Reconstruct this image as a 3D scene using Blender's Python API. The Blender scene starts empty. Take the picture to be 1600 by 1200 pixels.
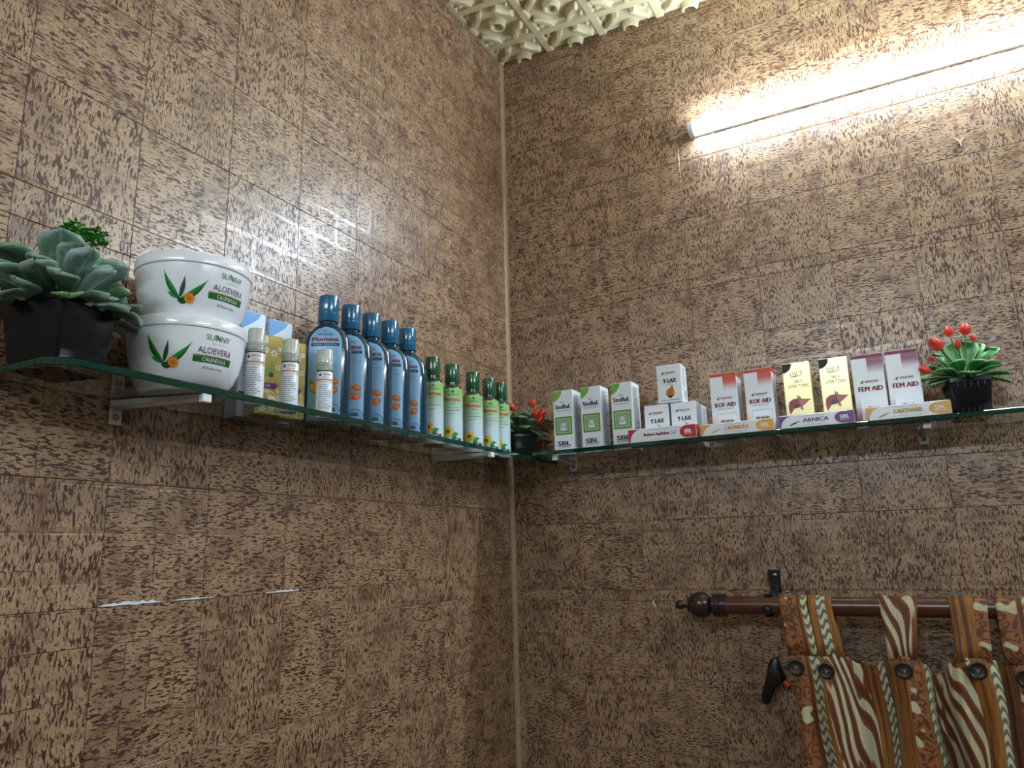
import bpy, bmesh, math, random
from mathutils import Vector, Matrix
import numpy as np

C = bpy.context.scene.collection
scn = bpy.context.scene
R = math.radians
rnd = random.Random(7)

# ------------------------------------------------------------------ camera
cam_d = bpy.data.cameras.new('camera')
cam = bpy.data.objects.new('camera', cam_d)
C.objects.link(cam)
cam_d.sensor_fit = 'HORIZONTAL'
cam_d.sensor_width = 36.0
cam_d.lens = 1153.51 / 1600 * 36.0
cam_d.clip_start = 0.02
_r = Vector((0.87990, 0.47453, -0.02487)); _u = Vector((0.12553, -0.18159, 0.97533)); _f = Vector((-0.45830, 0.86130, 0.21934))
m3 = Matrix((_r, _u, -_f)).transposed()
cam.matrix_world = Matrix.Translation((0.8781, -1.6325, -0.2113)) @ m3.to_4x4()
scn.camera = cam

# ------------------------------------------------------------------ world, exposure
w = bpy.data.worlds.new('world'); scn.world = w
w.use_nodes = True
w.node_tree.nodes['Background'].inputs[0].default_value = (0.6, 0.75, 1.0, 1)
w.node_tree.nodes['Background'].inputs[1].default_value = 0.05
scn.view_settings.view_transform = 'Standard'
scn.view_settings.look = 'None'
scn.view_settings.gamma = 1.0
scn.view_settings.use_curve_mapping = False
scn.view_settings.exposure = 0.72
TUBE_POWER = 82.0          # emission of the tube light in the picture
REAR_POWER = 76.0          # the twin tube on the rear wall, behind the camera
SIDE_POWER = 66.0

# ------------------------------------------------------------------ materials
def srgb(r, g, b):
    f = lambda c: (c / 12.92 if c <= 0.04045 else ((c + 0.055) / 1.055) ** 2.4)
    return (f(r / 255), f(g / 255), f(b / 255), 1)

_mats = {}
def mat(name, col, rough=0.5, metal=0.0, spec=0.5, coat=0.0, **kw):
    if name in _mats: return _mats[name]
    m = bpy.data.materials.new(name); m.use_nodes = True
    p = m.node_tree.nodes['Principled BSDF']
    p.inputs['Base Color'].default_value = col
    p.inputs['Roughness'].default_value = rough
    p.inputs['Metallic'].default_value = metal
    p.inputs['Specular IOR Level'].default_value = spec
    p.inputs['Coat Weight'].default_value = coat
    for k, v in kw.items(): p.inputs[k.replace('_', ' ')].default_value = v
    # faint procedural unevenness so that no surface is perfectly flat in tone
    nt = m.node_tree
    n = nt.nodes.new('ShaderNodeTexNoise'); n.inputs['Scale'].default_value = 60
    mr = nt.nodes.new('ShaderNodeMapRange')
    mr.inputs['To Min'].default_value = max(0.02, rough - 0.05); mr.inputs['To Max'].default_value = min(1, rough + 0.05)
    nt.links.new(n.outputs['Fac'], mr.inputs['Value']); nt.links.new(mr.outputs[0], p.inputs['Roughness'])
    _mats[name] = m
    return m

class NT:
    def __init__(s, name):
        s.m = bpy.data.materials.new(name); s.m.use_nodes = True
        s.t = s.m.node_tree; s.p = s.t.nodes['Principled BSDF']; s.out = s.t.nodes['Material Output']
    def n(s, typ, **kw):
        o = s.t.nodes.new(typ)
        for k, v in kw.items(): setattr(o, k, v)
        return o
    def l(s, a, b): s.t.links.new(a, b)
    def val(s, sock, v):
        if hasattr(v, 'is_linked'): s.l(v, sock)
        else: sock.default_value = v
    def math(s, op, a, b=0.0, c=0.0):
        o = s.n('ShaderNodeMath', operation=op)
        s.val(o.inputs[0], a); s.val(o.inputs[1], b); s.val(o.inputs[2], c)
        return o.outputs[0]
    def mix(s, f, a, b):
        o = s.n('ShaderNodeMix', data_type='RGBA')
        s.val(o.inputs[0], f); s.val(o.inputs[6], a); s.val(o.inputs[7], b)
        return o.outputs[2]
    def noise(s, vec, scale, detail=2.0, rough=0.5, w=None):
        o = s.n('ShaderNodeTexNoise')
        if w is not None:
            o.noise_dimensions = '4D'; s.val(o.inputs['W'], w)
        s.l(vec, o.inputs['Vector']); o.inputs['Scale'].default_value = scale
        o.inputs['Detail'].default_value = detail; o.inputs['Roughness'].default_value = rough
        return o.outputs['Fac']
    def step(s, x, a, b):
        o = s.n('ShaderNodeMapRange', interpolation_type='SMOOTHSTEP')
        s.val(o.inputs[0], x); s.val(o.inputs[1], a); s.val(o.inputs[2], b)
        return o.outputs[0]
    def comb(s, x, y, z):
        o = s.n('ShaderNodeCombineXYZ'); s.val(o.inputs[0], x); s.val(o.inputs[1], y); s.val(o.inputs[2], z)
        return o.outputs[0]

def cork(name, along):
    """cork-print embossed wallpaper; dashes run along the wall ('h') or up it ('v')"""
    k = NT(name)
    geo = k.n('ShaderNodeNewGeometry'); sep = k.n('ShaderNodeSeparateXYZ'); k.l(geo.outputs['Position'], sep.inputs[0])
    u = k.math('ADD', sep.outputs[0], sep.outputs[1]); v = sep.outputs[2]
    rand = k.math('MULTIPLY', k.n('ShaderNodeObjectInfo').outputs['Random'], 37.0)
    uv = k.comb(u, v, 0.0)
    su, sv = (105, 380) if along == 'h' else (380, 105)
    warp = k.noise(uv, 90, 2, 0.5, rand)
    wu = k.math('MULTIPLY_ADD', warp, 0.0035 if along == 'v' else 0.0018, u)
    wv = k.math('MULTIPLY_ADD', warp, 0.0035 if along == 'h' else 0.0018, v)
    a = k.comb(k.math('MULTIPLY', wu, su), k.math('MULTIPLY', wv, sv), 0.0)
    dash = k.noise(a, 1.0, 1.0, 0.5, rand)
    patch = k.noise(uv, 34, 2, 0.6, rand)
    thr = k.math('MULTIPLY_ADD', patch, -0.30, 0.695)
    m1 = k.step(k.math('SUBTRACT', dash, thr), 0.0, 0.022)
    # fine second layer of thin cracks
    b = k.comb(k.math('MULTIPLY', wu, su * 1.7), k.math('MULTIPLY', wv, sv * 1.9), 5.0)
    d2 = k.noise(b, 1.0, 1.0, 0.5, rand)
    m2 = k.math('MULTIPLY', k.step(d2, 0.575, 0.62), 0.75)
    # rows of broken joints across the grain
    t = k.comb(k.math('MULTIPLY', (u if along == 'h' else v), 24.0), 0.0, 0.0)
    vo = k.n('ShaderNodeTexVoronoi', feature='DISTANCE_TO_EDGE', voronoi_dimensions='1D')
    vo.inputs['Scale'].default_value = 1.0
    k.l(k.math('ADD', k.math('MULTIPLY_ADD', warp, 0.14, k.math('MULTIPLY', (u if along == 'h' else v), 24.0)), rand), vo.inputs['W'])
    m3_ = k.math('MULTIPLY', k.math('LESS_THAN', vo.outputs['Distance'], 0.022), k.step(k.noise(uv, 70, 1, 0.5, rand), 0.5, 0.56))
    mask = k.math('MINIMUM', k.math('ADD', k.math('MAXIMUM', m1, m2), k.math('MULTIPLY', m3_, 0.8)), 1.0)
    tone = k.noise(uv, 17, 3, 0.6, rand)
    base = k.mix(k.step(tone, 0.42, 0.66), srgb(176, 143, 110), srgb(143, 111, 85))
    base = k.mix(k.math('MULTIPLY', k.step(k.noise(a, 0.45, 3, 0.6, rand), 0.5, 0.7), 0.5), base, srgb(150, 118, 92))
    br = k.n('ShaderNodeTexBrick'); br.offset = 0.5
    mask = k.math('MULTIPLY', mask, k.math('MULTIPLY_ADD', br.outputs['Fac'], -0.12, 1.0))
    col = k.mix(mask, base, k.mix(k.noise(uv, 40, 1, .5), srgb(94, 58, 45), srgb(70, 45, 37)))
    k.l(col, k.p.inputs['Base Color'])
    # pressed-in brick relief under the print: smooth joints, crinkled bricks
    k.l(k.comb(k.math('ADD', u, 3.89), k.math('ADD', v, 2.032), 0.0), br.inputs['Vector'])
    br.inputs['Scale'].default_value = 1.0; br.inputs['Mortar Size'].default_value = 0.0048
    br.inputs['Mortar Smooth'].default_value = 0.15
    br.inputs['Brick Width'].default_value = 0.19; br.inputs['Row Height'].default_value = 0.058
    br.inputs['Bias'].default_value = 0.0
    brick = k.math('SUBTRACT', 1.0, br.outputs['Fac'])
    cr = k.noise(uv, 260, 0, 0.5)
    cr = k.math('ABSOLUTE', k.math('SUBTRACT', cr, 0.5))
    crink = k.math('MULTIPLY', k.step(cr, 0.0, 0.05), brick)
    h = k.math('ADD', k.math('MULTIPLY', crink, 0.8), k.math('MULTIPLY', brick, 0.35))
    h = k.math('MULTIPLY_ADD', mask, -0.35, h)
    bp = k.n('ShaderNodeBump'); bp.inputs['Strength'].default_value = 0.5; bp.inputs['Distance'].default_value = 0.0003
    k.l(h, bp.inputs['Height']); k.l(bp.outputs[0], k.p.inputs['Normal'])
    k.l(k.math('MULTIPLY_ADD', mask, 0.06, k.math('MULTIPLY_ADD', brick, 0.05, 0.27)), k.p.inputs['Roughness'])
    k.l(k.math('MULTIPLY_ADD', mask, -0.5, 1.0), k.p.inputs['Specular IOR Level'])
    return k.m

M_H = cork('cork_print_horizontal', 'h')
M_V = cork('cork_print_vertical', 'v')
M_JOINT = mat('dark_joint', srgb(104, 80, 62), 0.7)
M_PAINT = mat('tan_paint', srgb(150, 134, 118), 0.7)
M_FLOOR = mat('grey_floor', srgb(84, 80, 78), 0.5)
M_CEIL = mat('cream_ceiling_relief', srgb(214, 200, 160), 0.45)
M_WHITE = mat('white_plastic', srgb(244, 247, 252), 0.16, coat=0.4)
M_CARD = mat('white_card', srgb(240, 244, 252), 0.28)
M_BLACKPOT = mat('black_pot_plastic', srgb(20, 22, 30), 0.22)
M_BLACK = mat('black_ink', srgb(24, 24, 28), 0.5)
M_GREYTXT = mat('grey_ink', srgb(120, 122, 130), 0.5)
M_GREENINK = mat('dark_green_ink', srgb(18, 92, 40), 0.45)
M_GREENBAN = mat('banner_green', srgb(10, 100, 38), 0.4)
M_GOLD = mat('gold_foil', srgb(196, 170, 90), 0.35, metal=0.4)
M_PURPLEGREY = mat('plum_grey_ink', srgb(62, 50, 78), 0.5)
M_WHITEINK = mat('white_ink', srgb(246, 246, 246), 0.4)
M_LEAFINK1 = mat('aloe_leaf_ink', srgb(30, 140, 50), 0.4)
M_LEAFINK2 = mat('aloe_shade_ink', srgb(14, 84, 36), 0.4)
M_ORANGEINK = mat('orange_ink', srgb(240, 150, 40), 0.45)
M_ORANGE2 = mat('orange_dark_ink', srgb(215, 95, 30), 0.45)
M_CHROME = mat('brushed_aluminium', srgb(205, 208, 212), 0.3, metal=0.9)
M_SCREW = mat('screw_steel', srgb(150, 150, 155), 0.25, metal=1.0)
M_ROD = mat('brown_rod_lacquer', srgb(86, 46, 34), 0.3, coat=0.4)
M_FINIAL = mat('dark_wood_finial', srgb(52, 34, 30), 0.28, coat=0.4)
M_BLACKMET = mat('black_bracket', srgb(18, 18, 20), 0.3)
M_BUTTON = mat('dark_brown_button', srgb(38, 28, 24), 0.35)
M_THREAD = mat('tan_thread', srgb(190, 150, 90), 0.7)

def glass():
    k = NT('green_tinted_glass')
    for a in ('Transmission Weight',): k.p.inputs[a].default_value = 1.0
    k.p.inputs['Roughness'].default_value = 0.0
    k.p.inputs['IOR'].default_value = 1.5
    k.p.inputs['Base Color'].default_value = (0.97, 1.0, 0.985, 1)
    va = k.n('ShaderNodeVolumeAbsorption')
    va.inputs['Color'].default_value = srgb(0, 205, 140); va.inputs['Density'].default_value = 6.0
    k.l(va.outputs[0], k.out.inputs['Volume'])
    return k.m
M_GLASS = glass()

M_GEDGE = mat('dark_green_glass_edge', srgb(3, 68, 50), 0.06, Transmission_Weight=0.35, IOR=1.5)

def emis(name, col, strength):
    k = NT(name)
    k.p.inputs['Base Color'].default_value = (0.9, 0.9, 0.9, 1)
    k.p.inputs['Emission Color'].default_value = col
    k.p.inputs['Emission Strength'].default_value = strength
    return k.m

# ------------------------------------------------------------------ mesh helpers
class MB:
    def __init__(s): s.v = []; s.f = []; s.mi = []; s.uv = {}
    def add(s, vs, fs, mi=0, uvs=None):
        o = len(s.v); s.v += [tuple(x) for x in vs]
        for f in fs: s.f.append(tuple(i + o for i in f)); s.mi.append(mi)
        if uvs:
            for i, t in enumerate(uvs): s.uv[o + i] = t
        return s
    def box(s, lo, hi, mi=0):
        (x0, y0, z0), (x1, y1, z1) = lo, hi
        return s.add([(x0, y0, z0), (x1, y0, z0), (x1, y1, z0), (x0, y1, z0), (x0, y0, z1), (x1, y0, z1), (x1, y1, z1), (x0, y1, z1)],
              [(0, 3, 2, 1), (4, 5, 6, 7), (0, 1, 5, 4), (1, 2, 6, 5), (2, 3, 7, 6), (3, 0, 4, 7)], mi)
    def rings(s, rings, mi=0, cap0=True, cap1=True, closed=True):
        n = len(rings[0]); vs = [p for r in rings for p in r]; fs = []
        for i in range(len(rings) - 1):
            for j in range(n if closed else n - 1):
                a = i * n + j; b = i * n + (j + 1) % n
                fs.append((a, b, b + n, a + n))
        if cap0: fs.append(tuple(range(n - 1, -1, -1)))
        if cap1: fs.append(tuple((len(rings) - 1) * n + j for j in range(n)))
        return s.add(vs, fs, mi)
    def lathe(s, prof, n=32, mi=0, cap0=True, cap1=True, axis='z', c=(0, 0, 0)):
        rs = []
        for r, z in prof:
            ring = []
            for j in range(n):
                a = 2 * math.pi * j / n; p = (r * math.cos(a), r * math.sin(a), z)
                if axis == 'x': p = (p[2], p[0], p[1])
                if axis == 'y': p = (p[1], p[2], p[0])
                ring.append((p[0] + c[0], p[1] + c[1], p[2] + c[2]))
            rs.append(ring)
        return s.rings(rs, mi, cap0, cap1)
    def tube(s, pts, r, n=8, mi=0):
        pts = [Vector(p) for p in pts]; rs = []
        for i, p in enumerate(pts):
            d = (pts[min(i + 1, len(pts) - 1)] - pts[max(i - 1, 0)]).normalized()
            a = d.orthogonal().normalized() if i == 0 else (a - d * a.dot(d)).normalized()
            b = d.cross(a); rr = r[i] if isinstance(r, (list, tuple)) else r
            rs.append([tuple(p + (a * math.cos(2 * math.pi * j / n) + b * math.sin(2 * math.pi * j / n)) * rr) for j in range(n)])
        return s.rings(rs, mi)
    def grid(s, fn, nu, nv, mi=0):
        vs = []; uvs = []; fs = []
        for j in range(nv + 1):
            for i in range(nu + 1):
                vs.append(fn(i / nu, j / nv)); uvs.append((i / nu, j / nv))
        for j in range(nv):
            for i in range(nu):
                a = j * (nu + 1) + i; fs.append((a, a + 1, a + nu + 2, a + nu + 1))
        return s.add(vs, fs, mi, uvs)
    def mesh(s, name, mats, smooth=False, bevel=0.0, fix=True, segs=2):
        me = bpy.data.meshes.new(name); me.from_pydata(s.v, [], s.f)
        for m in (mats if isinstance(mats, (list, tuple)) else [mats]): me.materials.append(m)
        for p, i in zip(me.polygons, s.mi): p.material_index = i
        if s.uv:
            ul = me.uv_layers.new(name='UVMap')
            for l in me.loops: ul.data[l.index].uv = s.uv.get(l.vertex_index, (0, 0))
        if bevel or fix:
            bm = bmesh.new(); bm.from_mesh(me)
            if bevel:
                bmesh.ops.bevel(bm, geom=[e for e in bm.edges if len(e.link_faces) == 2 and e.calc_face_angle(0) > 0.6], offset=bevel, segments=segs, affect='EDGES', profile=0.6)
            if fix: bmesh.ops.recalc_face_normals(bm, faces=bm.faces)
            bm.to_mesh(me); bm.free()
        if smooth:
            me.polygons.foreach_set('use_smooth', [True] * len(me.polygons))
            me.set_sharp_from_angle(angle=R(42))
        return me
    def build(s, name, mats, parent=None, smooth=False, bevel=0.0, loc=(0, 0, 0), rot=(0, 0, 0), fix=True, segs=2):
        return link(name, s.mesh(name, mats, smooth, bevel, fix, segs), parent, loc, rot)

def link(name, me, parent=None, loc=(0, 0, 0), rot=(0, 0, 0), scale=(1, 1, 1)):
    o = bpy.data.objects.new(name, me); C.objects.link(o)
    o.location = loc; o.rotation_euler = rot; o.scale = scale
    if parent: o.parent = parent
    return o

def tag(o, label=None, cat=None, group=None, kind=None):
    if label: o['label'] = label
    if cat: o['category'] = cat
    if group: o['group'] = group
    if kind: o['kind'] = kind
    return o

def thing(name, label, cat, loc=(0, 0, 0), rz=0.0, group=None):
    o = bpy.data.objects.new(name, None); C.objects.link(o); o.empty_display_size = 0.02
    o.location = loc; o.rotation_euler = (0, 0, rz)
    return tag(o, label, cat, group)

def dup(root, label, loc, rz=0.0, group=None):
    def cp(o, parent):
        c = o.copy(); C.objects.link(c)
        if parent: c.parent = parent
        for ch in o.children: cp(ch, c)
        return c
    r = cp(root, None); r.location = loc; r.rotation_euler = (0, 0, rz); r['label'] = label
    if group: r['group'] = group
    return r

# ------------------------------------------------------------------ printed artwork
_tc = {}
def text_mesh(body, bold=0.0, shear=0.0):
    key = (body, bold, shear)
    if key not in _tc:
        cu = bpy.data.curves.new('t', 'FONT'); cu.body = body; cu.resolution_u = 2; cu.offset = bold; cu.shear = shear
        o = bpy.data.objects.new('t', cu); C.objects.link(o)
        me = bpy.data.meshes.new_from_object(o.evaluated_get(bpy.context.evaluated_depsgraph_get()))
        vs = [(v.co.x, v.co.y) for v in me.vertices]; fs = [tuple(p.vertices) for p in me.polygons]
        bpy.data.objects.remove(o); bpy.data.curves.remove(cu); bpy.data.meshes.remove(me)
        xs = [v[0] for v in vs]; ys = [v[1] for v in vs]
        x0, x1, y0, y1 = min(xs), max(xs), min(ys), max(ys)
        vs = [((x - (x0 + x1) / 2) / (x1 - x0), (y - (y0 + y1) / 2) / (y1 - y0)) for x, y in vs]
        _tc[key] = (vs, fs)
    return _tc[key]

class Art:
    """flat print collected in 2-D (x right, y up), laid on a surface by a mapping (x, y, lift) -> point"""
    def __init__(s, mp): s.mp = mp; s.parts = {}
    def _add(s, part, vs, fs, m, lift):
        mb, mats = s.parts.setdefault(part, (MB(), []))
        if m not in mats: mats.append(m)
        mb.add([s.mp(x, y, 0.00018 + lift * 0.00016) for x, y in vs], fs, mats.index(m))
    def text(s, part, body, cx, cy, w_, h_, m, bold=0.0, shear=0.0, rot=0.0, lift=2):
        vs, fs = text_mesh(body, 0.0, shear); c, n = math.cos(rot), math.sin(rot)
        for k in ((-1, 0, 1) if bold >= 0.014 else (0,)):
            o = k * h_ * 0.075
            s._add(part, [(cx + o + x * w_ * 0.97 * c - y * h_ * n, cy + x * w_ * n + y * h_ * c) for x, y in vs], fs, m, lift + 0.15 * k)
    def poly(s, part, pts, m, lift=1): s._add(part, pts, [tuple(range(len(pts)))], m, lift)
    def rect(s, part, x0, y0, x1, y1, m, lift=1, n=1):
        vs = []; fs = []
        for i in range(n + 1):
            x = x0 + (x1 - x0) * i / n; vs += [(x, y0), (x, y1)]
        for i in range(n): fs.append((2 * i, 2 * i + 2, 2 * i + 3, 2 * i + 1))
        s._add(part, vs, fs, m, lift)
    def frame(s, part, x0, y0, x1, y1, t, m, lift=1):
        s.rect(part, x0, y0, x1, y0 + t, m, lift); s.rect(part, x0, y1 - t, x1, y1, m, lift)
        s.rect(part, x0, y0 + t, x0 + t, y1 - t, m, lift); s.rect(part, x1 - t, y0 + t, x1, y1 - t, m, lift)
    def ell(s, part, cx, cy, rx, ry, m, lift=1, rot=0.0, n=18):
        c, d = math.cos(rot), math.sin(rot); pts = []
        for i in range(n):
            a = 2 * math.pi * i / n; x, y = rx * math.cos(a), ry * math.sin(a)
            pts.append((cx + x * c - y * d, cy + x * d + y * c))
        s.poly(part, pts, m, lift)
    def ring(s, part, cx, cy, rx, ry, t, m, lift=1, n=24):
        vs = []; fs = []
        for i in range(n):
            a = 2 * math.pi * i / n
            vs += [(cx + rx * math.cos(a), cy + ry * math.sin(a)), (cx + (rx - t) * math.cos(a), cy + (ry - t) * math.sin(a))]
        for i in range(n): j = (i + 1) % n; fs.append((2 * i, 2 * j, 2 * j + 1, 2 * i + 1))
        s._add(part, vs, fs, m, lift)
    def leaf(s, part, x0, y0, x1, y1, wd, m, bend=0.0, lift=1):
        dx, dy = x1 - x0, y1 - y0; L = math.hypot(dx, dy); nx, ny = -dy / L, dx / L
        top = []; bot = []
        for i in range(9):
            t = i / 8; wv = wd * math.sin(math.pi * min(1, t * 0.9 + 0.12)) ** 0.8 * (1 - t ** 3); b = bend * math.sin(math.pi * t)
            px, py = x0 + dx * t + nx * b, y0 + dy * t + ny * b
            top.append((px + nx * wv, py + ny * wv)); bot.append((px - nx * wv, py - ny * wv))
        vs = []; fs = []
        for a, b in zip(top, bot): vs += [a, b]
        for i in range(8): fs.append((2 * i + 1, 2 * i + 3, 2 * i + 2, 2 * i))
        s._add(part, vs, fs, m, lift)
    def flower(s, part, cx, cy, r, m, mc, n=14, lift=2, rc=0.35):
        for i in range(n):
            a = 2 * math.pi * i / n
            s.leaf(part, cx, cy, cx + r * math.cos(a), cy + r * math.sin(a), r * 0.2, m, lift=lift)
        s.ell(part, cx, cy, r * rc, r * rc, mc, lift + 1, n=12)
    def lines(s, part, x0, x1, y0, y1, n, m, t=0.0005, lift=2, ragged=0.3, seed=1):
        q = random.Random(seed)
        for i in range(n):
            y = y1 + (y0 - y1) * i / max(1, n - 1); x = x1 - (x1 - x0) * ragged * q.random()
            xx = x0
            while xx < x:
                e = min(x, xx + (x1 - x0) * q.uniform(0.12, 0.3)); s.rect(part, xx, y - t / 2, e, y + t / 2, m, lift); xx = e + (x1 - x0) * 0.04
    def build(s, parent):
        for part, (mb, mats) in s.parts.items(): mb.build(part, mats, parent, fix=False)

def box_map(w_, d, face='front'):
    if face == 'front': return lambda x, y, l: (x, -d / 2 - l, y)
    if face == 'right': return lambda x, y, l: (w_ / 2 + l, x, y)
    if face == 'left': return lambda x, y, l: (-w_ / 2 - l, -x, y)

def gradmat(name, c0, c1, p0=0.0, p1=1.0):
    k = NT(name)
    uv = k.n('ShaderNodeUVMap'); sep = k.n('ShaderNodeSeparateXYZ'); k.l(uv.outputs[0], sep.inputs[0])
    k.l(k.mix(k.step(sep.outputs[1], p0, p1), c0, c1), k.p.inputs['Base Color'])
    k.p.inputs['Roughness'].default_value = 0.3
    return k.m

def grad_panel(parent, name, m, x0, x1, z0, z1, y):
    MB().grid(lambda a, b: (x0 + (x1 - x0) * a, y, z0 + (z1 - z0) * b), 1, 6).build(name, m, parent, fix=False)

def carton(root, w_, d, h, m, name='carton', z0=0.0):
    """folding carton: thin card shell with pressed edges, tuck flap slit at the top and glued flap at the side"""
    b = MB().box((-w_ / 2, -d / 2, z0), (w_ / 2, d / 2, z0 + h))
    o = b.build(name, m, root, bevel=0.0008, segs=1)
    f = MB().box((-w_ / 2 + 0.001, -d / 2 + 0.0006, z0 + h), (w_ / 2 - 0.001, d / 2 - 0.0006, z0 + h + 0.0006))
    f.build('tuck_flap', m, root)
    return o

# ================================================================== THE ROOM
FLOOR_Z = -1.72
CEIL_Z, CEIL_SLOPE = 1.142, -0.058
def ceil_at(x): return CEIL_Z + CEIL_SLOPE * x
RX, RY = 2.5, -3.1
T = 0.0016
def struct(name, mb, m):
    o = mb.build(name, m); o['kind'] = 'structure'; return o
wall_l = struct('wall_left', MB().box((-0.12, RY, FLOOR_Z), (-T, 0.12, CEIL_Z + 0.05)), M_JOINT)
wall_r = struct('wall_right', MB().box((-T, T, FLOOR_Z), (RX + 0.12, 0.12, CEIL_Z + 0.05)), M_JOINT)
struct('wall_rear', MB().box((-0.12, RY - 0.12, FLOOR_Z), (RX + 0.12, RY, CEIL_Z + 0.05)), M_PAINT)
struct('wall_side', MB().box((RX, RY, FLOOR_Z), (RX + 0.12, T, CEIL_Z + 0.05)), M_PAINT)
struct('floor', MB().box((-0.12, RY - 0.12, FLOOR_Z - 0.1), (RX + 0.12, 0.12, FLOOR_Z)), M_FLOOR)
ceiling = MB().rings([[(-0.12, y, ceil_at(-0.12)), (RX + 0.12, y, ceil_at(RX + 0.12)), (RX + 0.12, y, CEIL_Z + 0.25), (-0.12, y, CEIL_Z + 0.25)] for y in (RY - 0.12, 0.12)]).build('ceiling', M_CEIL)
ceiling['kind'] = 'structure'

# printed squares of the wall covering, grain turned from square to square
_tile_cache = {}
def wall_tile(u0, u1, z0, z1, m, wall, left):
    g = 0.0003
    wv, hv = round(u1 - u0 - 2 * g, 4), round(z1 - z0 - 2 * g, 4)
    key = (wv, hv, m.name)
    if key not in _tile_cache:
        mb = MB(); t = T; b = 0.0005
        mb.rings([[(0, t, 0), (wv, t, 0), (wv, t, hv), (0, t, hv)], [(0, b, 0), (wv, b, 0), (wv, b, hv), (0, b, hv)],
                  [(b, 0, b), (wv - b, 0, b), (wv - b, 0, hv - b), (b, 0, hv - b)]], cap0=False)
        _tile_cache[key] = mb.mesh('tile', m)
    if left: link('tile', _tile_cache[key], wall, (0, u0 + g, z0 + g), (0, 0, R(90)))
    else: link('tile', _tile_cache[key], wall, (u0 + g, 0, z0 + g))

def cover(wall, left, umax, rows, cols, seed):
    q = random.Random(seed)
    for j in range(len(rows) - 1):
        z0, z1 = rows[j], rows[j + 1]
        band = z1 - z0 < 0.07
        for i in range(len(cols) - 1):
            u0, u1 = cols[i], cols[i + 1]
            if j % 2 and not band:
                pass
            h = (i + j) % 2 == 0
            if band: h = not h
            if q.random() < 0.12: h = not h
            wall_tile(u0, u1, z0, z1, M_H if h else M_V, wall, left)

def steps(vals, a, b): return vals
rowsL = [-1.0165, -0.8665, -0.7165, -0.6110, -0.4610, -0.3110, -0.2665, -0.1165, 0.0335, 0.1835, 0.228, 0.378, 0.528, 0.678, 0.7225, 0.8725, 1.0225]
colsL = [0.0 - 0.151 * k for k in range(14)]
rowsR = [-1.0876, -0.9376, -0.7876, -0.6376, -0.4876, -0.3281, -0.3042, -0.1545, -0.0545, 0.0955, 0.2455, 0.37, 0.394, 0.544, 0.694, 0.844, 0.994]
colsR = [0.0245] + [0.0245 + 0.1531 * k for k in range(1, 13)]
colsL = sorted(colsL)
# top rows end just under the ceiling relief
cover(wall_l, True, None, rowsL + [1.125], colsL, 3)
cover(wall_r, False, None, rowsR + [1.09], [0.0] + colsR, 5)
# upper edge above the last full row and the wall below the tiles
for nm, wl, left in (('upper_strip', wall_l, True), ('upper_strip', wall_r, False)):
    a, b = (-1.963, 0.0) if left else (0.0, 1.8617)
    z0, z1 = (1.1252, 1.17) if left else (1.0902, 1.17)
    wall_tile(a, b, z0, z1, M_V, wl, left)
    wall_tile(a, b, FLOOR_Z, rowsL[0] if left else rowsR[0], M_V, wl, left)
    if left: wall_tile(RY, a, FLOOR_Z, 1.17, M_H, wl, left)
    else: wall_tile(b, RX, FLOOR_Z, 1.17, M_H, wl, left)
# rounded strip where the covering turns the corner
fil = MB(); prof = []
for i in range(7):
    a = R(90) * i / 6; prof.append((0.009 - 0.009 * math.sin(a), -0.009 + 0.009 * math.cos(a)))
fil.rings([[(x, y, z) for x, y in [(-0.0005, 0.0005)] + [(p[0], p[1]) for p in prof]] for z in (FLOOR_Z, CEIL_Z)])
tr = fil.build('trim_1', mat('pale_corner_paper', srgb(168, 140, 108), 0.4), smooth=True); tr['kind'] = 'structure'

# embossed ceiling tiles
def relief():
    P, NX = 0.155, 4
    Q = 0.158
    n = 380
    xs = np.linspace(0, P * NX, n + 1); ys = np.linspace(0, Q * NX, n + 1)
    X, Y = np.meshgrid(xs, ys)
    a = (X + P / 2) % P - P / 2; b = (Y) % Q - Q / 2
    r = np.hypot(a, b)
    hh = np.zeros_like(X)
    def bump(d, wv): return np.clip(1 - (d / wv) ** 14, 0, 1)
    hh = np.maximum(hh, 0.017 * bump(np.abs(r - 0.058), 0.0082))
    hh = np.maximum(hh, 0.011 * bump(np.abs(r - 0.029), 0.005))
    rib = np.maximum(bump(a, 0.012), bump(b, 0.012))
    hh = np.where(rib > 0, 0.0075 * rib + 0.0005, hh)
    groove = np.minimum(np.abs(np.abs(a) - 0.0155), np.abs(np.abs(b) - 0.0155))
    hh = np.where((groove < 0.0032) & (rib <= 0), np.minimum(hh, 0.003), hh)
    c = (X) % P - P / 2; d = (Y + Q / 2) % Q - Q / 2
    rc = np.hypot(c, d)
    hh = np.maximum(hh, 0.016 * bump(np.abs(rc - 0.017), 0.0048))
    hh = np.maximum(hh, 0.003 * bump(rc, 0.012))
    for _ in range(1):
        hp = np.pad(hh, 1, mode='edge'); hh = (hp[1:-1, 1:-1] * 4 + hp[:-2, 1:-1] + hp[2:, 1:-1] + hp[1:-1, :-2] + hp[1:-1, 2:]) / 8
    co = np.stack([X.ravel(), -Y.ravel(), -hh.ravel() - 0.001], 1)
    idx = np.arange((n + 1) * (n + 1)).reshape(n + 1, n + 1)
    f = np.stack([idx[:-1, :-1].ravel(), idx[:-1, 1:].ravel(), idx[1:, 1:].ravel(), idx[1:, :-1].ravel()], 1)
    me = bpy.data.meshes.new('ceiling_tile')
    me.from_pydata(co.tolist(), [], f.tolist())
    me.materials.append(M_CEIL)
    me.polygons.foreach_set('use_smooth', [True] * len(me.polygons))
    return me, P * NX, Q * NX
rm, tw, th = relief()
_ct = bpy.data.objects.new
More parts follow.
